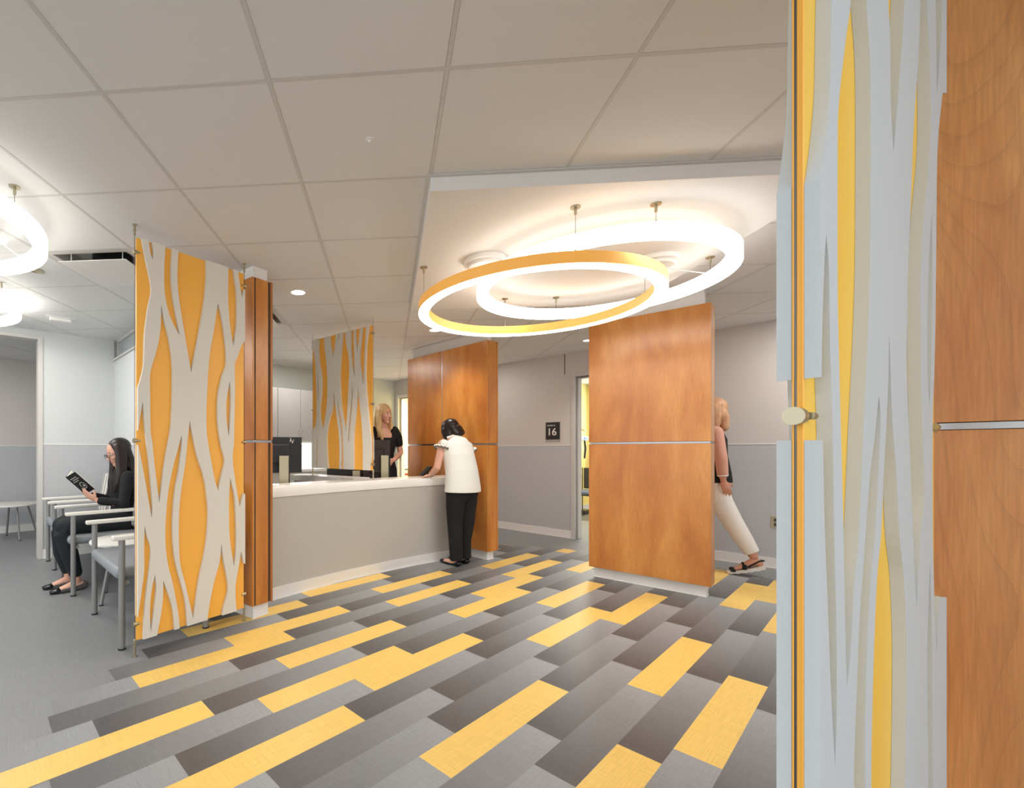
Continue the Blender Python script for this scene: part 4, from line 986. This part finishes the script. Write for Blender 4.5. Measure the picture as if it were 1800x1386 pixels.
    bm = B(); torus(bm, Vector(LW) + Vector((.004, -.010, .006)), .029, .003, rot=Vector((-.6, .42, -.30)).to_track_quat('Z', 'Y').to_matrix()); build('bracelet', bm, M['black'], t, smooth=60)
    for fx, fy in ((-.085, -.02), (.065, .03)):
        bm = B()
        tube(bm, [(fx + .002, fy - .045, .030), (fx - .008, fy + .02, .018), (fx - .02, fy + .09, .018), (fx - .036, fy + .175, .018)], [(.038, .026), (.036, .014), (.046, .016), (.034, .014)], side=(1, 0, 0), n=16)
        box(bm, fx - .03, fx + .02, fy - .05, fy + .02, 0.001, .012); tube(bm, [(fx - .028, fy + .13, .026), (fx - .036, fy + .175, .022)], [(.036, .018), (.033, .016)], side=(1, 0, 0), n=14)
        fuse('shoe', bm, M['patent'], t, .005, 3)
person_counter()

# ---- blonde receptionist behind the desk
def person_reception():
    t = thing('person', 'blonde person in a black top standing behind the reception counter, smiling to the right', 'person', (.435, 5.76, 0), math.radians(188)); t.scale = (1.045, 1.045, 1.045)
    hd = head_mtx((.0, .03, 1.545), math.radians(42), math.radians(4), math.radians(-4))
    bm = B()
    tube(bm, [(0, 0, .84), (0, 0, 1.0), (0, .01, 1.16), (0, .0, 1.30), (0, -.01, 1.37)], [(.15, .10), (.115, .085), (.135, .10), (.145, .08), (.07, .055)], side=(1, 0, 0), n=24)
    tube(bm, [(0, -.005, 1.35), (0, .01, 1.46)], [.050, .046])
    head_shapes(bm, hd, .98)
    LS, LE, LW = (.165, 0, 1.335), (.205, -.01, 1.085), (.12, .15, 1.02)
    RSh, RE, RW = (-.165, 0, 1.335), (-.215, -.01, 1.085), (-.085, .17, 1.00)
    # person faces away from +y of the world: local -x is screen right
    limb(bm, LS, LE, LW, (.042, .036, .023)); limb(bm, RSh, RE, RW, (.042, .036, .023))
    hand_shapes(bm, RW, (.75, .45, -.15), (.2, -1, 0), 1, curl=.5, s=.9)
    hand_shapes(bm, LW, (-.8, .4, -.1), (0, -1, -.2), -1, curl=.5, s=.9)
    for x in (-.08, .08):
        limb(bm, (x, 0, .84), (x, .01, .46), (x, -.02, .08), (.08, .054, .036), bulge=.006)
        tube(bm, [(x, -.04, .035), (x, .09, .03), (x, .17, .022)], [(.032, .03), (.04, .022), (.03, .014)], side=(1, 0, 0))
    fuse('body', bm, M['skin'], t, .0055)
    face_parts(t, hd, .98, smile=True, browm=mat('brow_fair', (150, 112, 80), .8))
    bm = B()
    tube(bm, [(0, 0, .82), (0, 0, .95), (0, .0, 1.06), (0, .012, 1.18), (0, .010, 1.265)], [(.165, .118), (.145, .105), (.128, .098), (.150, .114), (.158, .105)], side=(1, 0, 0), n=28, capr=False)
    for s_, p, e in ((1, LS, LE), (-1, RSh, RE)):
        p, e = Vector(p), Vector(e); tube(bm, [p + Vector((-s_ * .03, 0, .015)), p.lerp(e, .25), p.lerp(e, .55)], [.058, .057, .052])
        tube(bm, [(s_ * .12, 0, 1.34), (s_ * .11, 0, 1.25)], [(.05, .062), (.06, .085)], side=(1, 0, 0))
    fuse('top', bm, M['cloth_black'], t, .006, 3)
    bm = B()
    tube(bm, [(0, 0, .9), (0, 0, .78)], [(.165, .12), (.17, .12)], side=(1, 0, 0), n=24)
    for x in (-.082, .082): tube(bm, [(x, 0, .8), (x, .01, .46), (x, -.02, .05)], [(.096, .1), (.068, .07), (.052, .054)], side=(1, 0, 0), capr=False, n=18)
    fuse('trousers', bm, M['cloth_navy'], t, .008, 2)
    for x in (-.08, .08):
        bm = B(); tube(bm, [(x, -.05, .028), (x, .04, .02), (x, .17, .02)], [(.038, .026), (.042, .02), (.032, .018)], side=(1, 0, 0), n=14); fuse('shoe', bm, M['patent'], t, .006, 2)
    bm = B()
    ball(bm, (0, -.022, .047), (.088, .098, .088), seg=30)
    tube(bm, [(0, -.06, .03), (0, -.08, -.08), (0, -.075, -.2)], [(.08, .05), (.085, .045), (.09, .035)], side=(1, 0, 0), n=22)
    for x in (-1, 1):
        tube(bm, [(x * .034, .040, .092), (x * .064, .034, .055), (x * .080, .012, -.01)], [.014, .020, .022], n=14)
        tube(bm, [(x * .072, .0, .05), (x * .086, .002, -.03), (x * .088, .014, -.11), (x * .098, .026, -.19), (x * .088, .055, -.26), (x * .080, .066, -.315)], [(.022, .046), (.021, .045), (.025, .042), (.030, .036), (.026, .03), (.010, .012)], side=(1, 0, 0), n=16)
    hb = head_mtx((.0, .03, 1.545), math.radians(30), 0, 0)
    bmesh.ops.transform(bm, matrix=hb, verts=bm.verts)
    fuse('hair', bm, M['hair_blonde'], t, .006, 4)
    bm = B(); ball(bm, (-.01, .106, 1.305), .006, seg=10); tube(bm, [(-.05, .03, 1.40), (-.03, .085, 1.33), (-.01, .104, 1.307), (.02, .09, 1.33), (.045, .04, 1.40)], [.0012] * 5, n=6); build('necklace', bm, M['gold'], t)
person_reception()

# ---- seated reader: local +y is the way she faces (-u), +x towards the far end of the row
def person_reader():
    p = uvw(1.075, 4.50)
    t = thing('person', 'person in black with long dark hair and glasses, seated reading a book', 'person', (p[0], p[1], 0), RS)
    hd = head_mtx((-.005, .035, 1.150), math.radians(8), math.radians(24), 0)
    bm = B()
    tube(bm, [(0, -.02, .55), (0, -.03, .68), (0, -.02, .82), (0, -.005, .93), (0, .0, .985)], [(.155, .11), (.13, .095), (.14, .10), (.145, .08), (.07, .055)], side=(1, 0, 0), n=24)
    tube(bm, [(0, .0, .97), (0, .018, 1.07)], [.048, .044])
    head_shapes(bm, hd, .98)
    LS, LE, LW = (-.165, -.01, .935), (-.215, .04, .715), (-.15, .225, .745)
    RSh, RE, RW = (.165, -.01, .935), (.205, .05, .72), (.10, .235, .765)
    limb(bm, LS, LE, LW, (.042, .035, .022)); limb(bm, RSh, RE, RW, (.042, .035, .022))
    hand_shapes(bm, LW, (.25, .80, .55), (.5, -.15, .6), -1, curl=.28, s=.95)
    hand_shapes(bm, RW, (-.35, .75, .50), (-.4, -.2, .8), 1, curl=.4, s=.95)
    for x, kx, fx, fy in ((-.09, -.085, -.095, .37), (.09, .07, .085, .40)):
        limb(bm, (x, .0, .53), (kx, .455, .535), (fx, fy, .085), (.078, .056, .035), bulge=.006)
        tube(bm, [(fx, fy - .045, .04), (fx, fy + .03, .05), (fx, fy + .11, .03), (fx, fy + .165, .02)], [(.026, .032), (.032, .034), (.036, .020), (.026, .012)], side=(1, 0, 0))
    fuse('body', bm, M['skin'], t, .0055)
    face_parts(t, hd, .98, glasses=True, browm=M['hair_dark'])
    bm = B()
    tube(bm, [(0, -.015, .50), (0, -.03, .66), (0, -.02, .82), (0, -.002, .92), (0, .0, .965)], [(.18, .13), (.155, .118), (.158, .118), (.160, .095), (.085, .07)], side=(1, 0, 0), n=28)
    for a, b, c in ((LS, LE, LW), (RSh, RE, RW)):
        b_, c_ = Vector(b), Vector(c); tube(bm, [a, b, b_.lerp(c_, .85)], [.060, .052, .037]); ball(bm, b, .052)
    fuse('sweater', bm, M['cloth_black'], t, .006, 3)
    bm = B()
    tube(bm, [(0, -.03, .60), (0, .0, .545)], [(.17, .13), (.17, .11)], side=(1, 0, 0), n=24)
    for x, kx, fx, fy in ((-.09, -.085, -.095, .37), (.09, .07, .085, .40)):
        tube(bm, [(x, -.02, .54), (x, .2, .545), (kx, .44, .54), (kx, .462, .48), (fx, fy + .05, .30), (fx, fy + .01, .15)], [(.094, .090), (.088, .084), (.078, .074), (.074, .072), (.064, .066), (.050, .052)], side=(1, 0, 0), n=20)
    for kx in (-.085, .07): ball(bm, (kx, .452, .535), (.070, .074, .072))
    fuse('trousers', bm, M['cloth_navy'], t, .006, 3)
    for fx, fy in ((-.095, .37), (.085, .40)):
        bm = B()
        tube(bm, [(fx, fy - .055, .038), (fx, fy + .01, .020), (fx, fy + .09, .019), (fx, fy + .165, .018)], [(.031, .034), (.033, .016), (.040, .017), (.032, .015)], side=(1, 0, 0), n=16)
        tube(bm, [(fx - .031, fy - .05, .05), (fx - .036, fy + .04, .036), (fx - .036, fy + .11, .03)], [.006] * 3, n=8); tube(bm, [(fx + .031, fy - .05, .05), (fx + .036, fy + .04, .036), (fx + .036, fy + .11, .03)], [.006] * 3, n=8)
        s_ = fuse('shoe', bm, M['shoe'], t, .004, 2)
        bm = B(); tube(bm, [(fx, fy + .125, .024), (fx, fy + .178, .018)], [(.0395, .022), (.031, .0175)], side=(1, 0, 0), n=18); build('toe_cap', bm, M['patent'], s_, smooth=60)
    bm = B()
    ball(bm, (0, -.022, .046), (.088, .099, .088), seg=30)
    tube(bm, [(0, -.06, .03), (0, -.085, -.08), (0, -.08, -.22)], [(.084, .05), (.088, .045), (.095, .035)], side=(1, 0, 0), n=22)
    for x in (-1, 1):
        tube(bm, [(x * .034, .038, .090), (x * .064, .034, .055), (x * .080, .018, .0)], [.014, .020, .024], n=14)
        tube(bm, [(x * .074, .0, .06), (x * .088, .0, -.03), (x * .090, .012, -.12), (x * .098, .030, -.20), (x * .092, .065, -.27), (x * .086, .09, -.33)], [(.024, .050), (.022, .052), (.026, .050), (.028, .046), (.026, .034), (.012, .014)], side=(1, 0, 0), n=16)
    bmesh.ops.transform(bm, matrix=head_mtx((-.005, .035, 1.150), math.radians(4), math.radians(8), 0), verts=bm.verts)
    fuse('hair', bm, M['hair_brown'], t, .006, 4)
    bm = B(); torus(bm, Vector(LW) + Vector((.0, -.012, -.004)), .027, .0035, rot=Vector((.25, .80, .2)).to_track_quat('Z', 'Y').to_matrix()); build('bracelet', bm, M['gold'], t, smooth=60)
    return t
rd = person_reader()
def book():
    p = uvw(1.075, 4.50)
    # spine runs from the hands up and away; built in the reader's frame
    t = thing('open_book', 'open paperback with a black cover held up by the seated reader', 'book', (p[0], p[1], 0), RS)
    S0 = Vector((-.045, .300, .795)); S1_ = Vector((-.045, .445, .945))
    up = (S1_ - S0).normalized(); nrm = Vector((0, up.z, -up.y))            # away from the reader: towards front/below
    for sx, nm in ((-1, 'cover'), (1, 'cover')):
        a = math.radians(32); d = (Vector((sx, 0, 0)) * math.cos(a) - nrm * math.sin(a) * 1.0).normalized()
        nn = d.cross(up) * sx
        Mx = Matrix((( d.x, up.x, nn.x, S0.x), (d.y, up.y, nn.y, S0.y), (d.z, up.z, nn.z, S0.z), (0, 0, 0, 1)))
        bm = B(); box(bm, 0, .135, 0, .208, -.0008, .0008, mtx=Mx)
        c = build(nm, bm, M['cover'], t)
        sg = 1 if nn.dot(nrm) > 0 else -1
        bm = B(); box(bm, .002, .130, .003, .205, *sorted((-sg * .0012, -sg * .011)), mtx=Mx); build('pages', bm, M['paper'], c, bevel=.002)
        if sx == -1:
            bm = B(); zz = sorted((sg * .0009, sg * .0014))
            for k, (x0, x1) in enumerate(((.02, .10), (.03, .11), (.02, .085))):
                for q_ in range(7):
                    xa = x0 + (x1 - x0) * q_ / 7; box(bm, xa, xa + (x1 - x0) / 11, .165 - k * .018, .165 - k * .018 + .007, *zz, mtx=Mx)
            build('cover_lettering', bm, M['letters'], c)
            bm = B(); torus(bm, (0, 0, 0), .026, .002, sy=1.25); ball(bm, (.006, -.004, 0), (.008, .012, .001)); bmesh.ops.transform(bm, matrix=Mx @ Matrix.Translation((.075, .075, sg * .0012)) @ Matrix.Diagonal((1, 1, .3, 1)), verts=bm.verts); build('cover_emblem', bm, M['letters'], c)
book()

# ---- walking person on the right, trailing leg and arm in view
def person_walker():
    ang = math.atan2(.53, -.85) - PI / 2
    t = thing('person', 'person walking left behind the middle maple wall, dark vest, white trousers, chunky sandals', 'person', (3.68, 4.42, 0), ang)
    # local y forward; y=0 at the trailing toe; local -x is the camera's side
    H = .15
    hd = head_mtx((.0, H + .00, 1.545), 0, math.radians(6), 0)
    bm = B()
    tube(bm, [(0, H, .86), (0, H - .0, 1.0), (0, H - .01, 1.16), (0, H - .02, 1.32), (0, H - .01, 1.38)], [(.15, .10), (.12, .085), (.135, .10), (.15, .085), (.07, .055)], side=(1, 0, 0), n=24)
    tube(bm, [(0, H - .01, 1.36), (0, H + .0, 1.47)], [.050, .046])
    head_shapes(bm, hd, .98)
    LS, LE, LW = (-.17, H - .02, 1.34), (-.215, H - .055, 1.09), (-.21, H - .07, .885)
    RSh, RE, RW = (.17, H - .0, 1.34), (.20, H + .06, 1.09), (.17, H + .22, .95)
    limb(bm, LS, LE, LW, (.042, .036, .024)); limb(bm, RSh, RE, RW, (.042, .036, .024))
    hand_shapes(bm, LW, (-.02, -.30, -1), (.9, .1, 0), 1, curl=.35, s=.95)
    hand_shapes(bm, RW, (0, .4, -.9), (-1, 0, 0), -1, curl=.35, s=.95)
    # trailing (camera side) leg and leading leg
    limb(bm, (-.08, H + .0, .86), (-.085, -.005, .49), (-.09, -.155, .185), (.085, .056, .036), bulge=.006)
    limb(bm, (.08, H + .03, .86), (.08, H + .25, .50), (.075, H + .36, .10), (.085, .056, .036), bulge=.006)
    tube(bm, [(-.09, -.195, .125), (-.09, -.15, .13), (-.09, -.07, .075), (-.09, -.01, .045)], [(.030, .034), (.034, .036), (.040, .022), (.034, .012)], side=(1, 0, 0))
    tube(bm, [(.075, H + .33, .06), (.075, H + .44, .05), (.075, H + .52, .045)], [(.03, .03), (.04, .022), (.03, .012)], side=(1, 0, 0))
    fuse('body', bm, M['skin_warm'], t, .0055)
    face_parts(t, hd, .98)
    bm = B()
    tube(bm, [(0, H, .95), (0, H, .84)], [(.160, .12), (.165, .125)], side=(1, 0, 0), n=24)
    tube(bm, [(-.08, H, .86), (-.083, H * .5, .66), (-.085, -.005, .49), (-.088, -.085, .33), (-.09, -.145, .215)], [(.100, .110), (.090, .094), (.078, .082), (.070, .074), (.056, .060)], side=(1, 0, 0), n=20, capr=False)
    tube(bm, [(.08, H + .02, .86), (.08, H + .25, .50), (.075, H + .36, .12)], [(.096, .1), (.066, .07), (.05, .055)], side=(1, 0, 0), n=20, capr=False)
    fuse('trousers', bm, M['cloth_white'], t, .007, 3)
    bm = B()
    tube(bm, [(0, H - .02, .86), (0, H - .02, .95), (0, H - .01, 1.12), (0, H - .02, 1.28), (0, H - .015, 1.37)], [(.185, .150), (.175, .140), (.155, .122), (.160, .108), (.085, .07)], side=(1, 0, 0), n=28, capr=False)
    fuse('vest', bm, M['cloth_black'], t, .007, 3)
    for nm, (a, b, c) in (('sleeve', (LS, LE, LW)), ('sleeve', (RSh, RE, RW))):
        a_, b_, c_ = Vector(a), Vector(b), Vector(c)
        bm = B(); tube(bm, [a_, b_, b_.lerp(c_, .70)], [.060, .050, .044]); fuse(nm, bm, M['peach'], t, .006, 3)
        bm = B(); q_ = b_.lerp(c_, .76); torus(bm, q_, .038, .006, rot=(c_ - b_).to_track_quat('Z', 'Y').to_matrix()); build('cuff', bm, M['white'], t, smooth=60)
    bm = B()
    ball(bm, (0, -.030, .042), (.100, .112, .098), seg=30)
    tube(bm, [(0, -.06, .03), (0, -.085, -.06), (0, -.08, -.16)], [(.095, .055), (.10, .055), (.088, .045)], side=(1, 0, 0), n=22)
    for x in (-1, 1): tube(bm, [(x * .080, .0, .05), (x * .094, .0, -.04), (x * .088, .01, -.15)], [(.026, .070), (.028, .072), (.020, .055)], side=(1, 0, 0), n=16)
    bmesh.ops.transform(bm, matrix=hd, verts=bm.verts)
    fuse('hair', bm, mat('hair_auburn_blonde', (198, 150, 110), .5, noise=.25, scale=60, stretch=(1, 1, .1)), t, .006, 4)
    def sandal(fx, y0, y1, zh, zt):
        # wavy chunky sole from heel (y0, raised zh) to toe (y1, zt)
        n = 28; bm = B(); topl, botl = [], []
        for k in range(n + 1):
            s_ = k / n; y = y0 + (y1 - y0) * s_; zb = zh + (zt - zh) * min(1, s_ * 1.15) ** .9
            th = .040 - .014 * s_
            w_ = .034 + .012 * math.sin(PI * min(1, s_ * 1.05)) ** .7 * (1.0 if s_ > .35 else .6)
            topl.append((y, zb + th, w_)); botl.append((y, zb + .006 * abs(math.sin(s_ * PI * 5.5)) - .001, w_ * .95))
        secs = []
        for (y, zt_, w1), (_, zb, w2) in zip(topl, botl): secs.append([(fx - w1, y, zt_), (fx - w2, y, max(zb, .0005)), (fx + w2, y, max(zb, .0005)), (fx + w1, y, zt_)])
        loft(bm, secs); bmesh.ops.recalc_face_normals(bm, faces=bm.faces); so = build('sandal_sole', bm, M['sole'], t)
        def zt_at(s_): return zh + (zt - zh) * min(1, s_ * 1.15) ** .9 + .040 - .014 * s_
        for s_, hgt in ((.86, .032), (.55, .060)):
            y = y0 + (y1 - y0) * s_; z = zt_at(s_); bm = B()
            tube(bm, [(fx - .044, y, z), (fx - .036, y, z + hgt * .7), (fx, y, z + hgt), (fx + .036, y, z + hgt * .7), (fx + .044, y, z)], [(.018, .003)] * 5, side=(0, 1, 0), n=10)
            build('sandal_strap', bm, M['cloth_black'], so, smooth=60)
        z = zt_at(.05); bm = B()
        c = [(fx - .040, y0 + (y1 - y0) * .45, zt_at(.45) + .02), (fx - .036, y0 + .045, z + .040), (fx, y0 + .006, z + .042), (fx + .036, y0 + .045, z + .040), (fx + .040, y0 + (y1 - y0) * .45, zt_at(.45) + .02)]
        tube(bm, c, [(.004, .011)] * 5, side=(0, 0, 1), n=10) if False else tube(bm, c, [.007] * 5, n=8)
        build('sandal_strap', bm, M['cloth_black'], so, smooth=60)
    sandal(-.09, -.235, .035, .075, .0)
    sandal(.075, H + .29, H + .56, .0, .0)
person_walker()
# ------------------------------------------------------------------ groups of look-alikes
GROUPS = {'ring_pendant': 'glowing ring pendants', 'recessed_downlight': 'round recessed ceiling fittings', 'decorative_screen': 'branch-pattern screens',
          'computer_monitor': 'monitors behind the reception counter', 'wood_wall': 'freestanding maple-clad walls', 'side_table': 'round white side tables',
          'air_diffuser': 'square plate air diffusers', 'work_desk': 'low desks behind reception'}
for o in COL.objects:
    if o.parent is None and o.name.split('.')[0] in GROUPS: o['group'] = GROUPS[o.name.split('.')[0]]
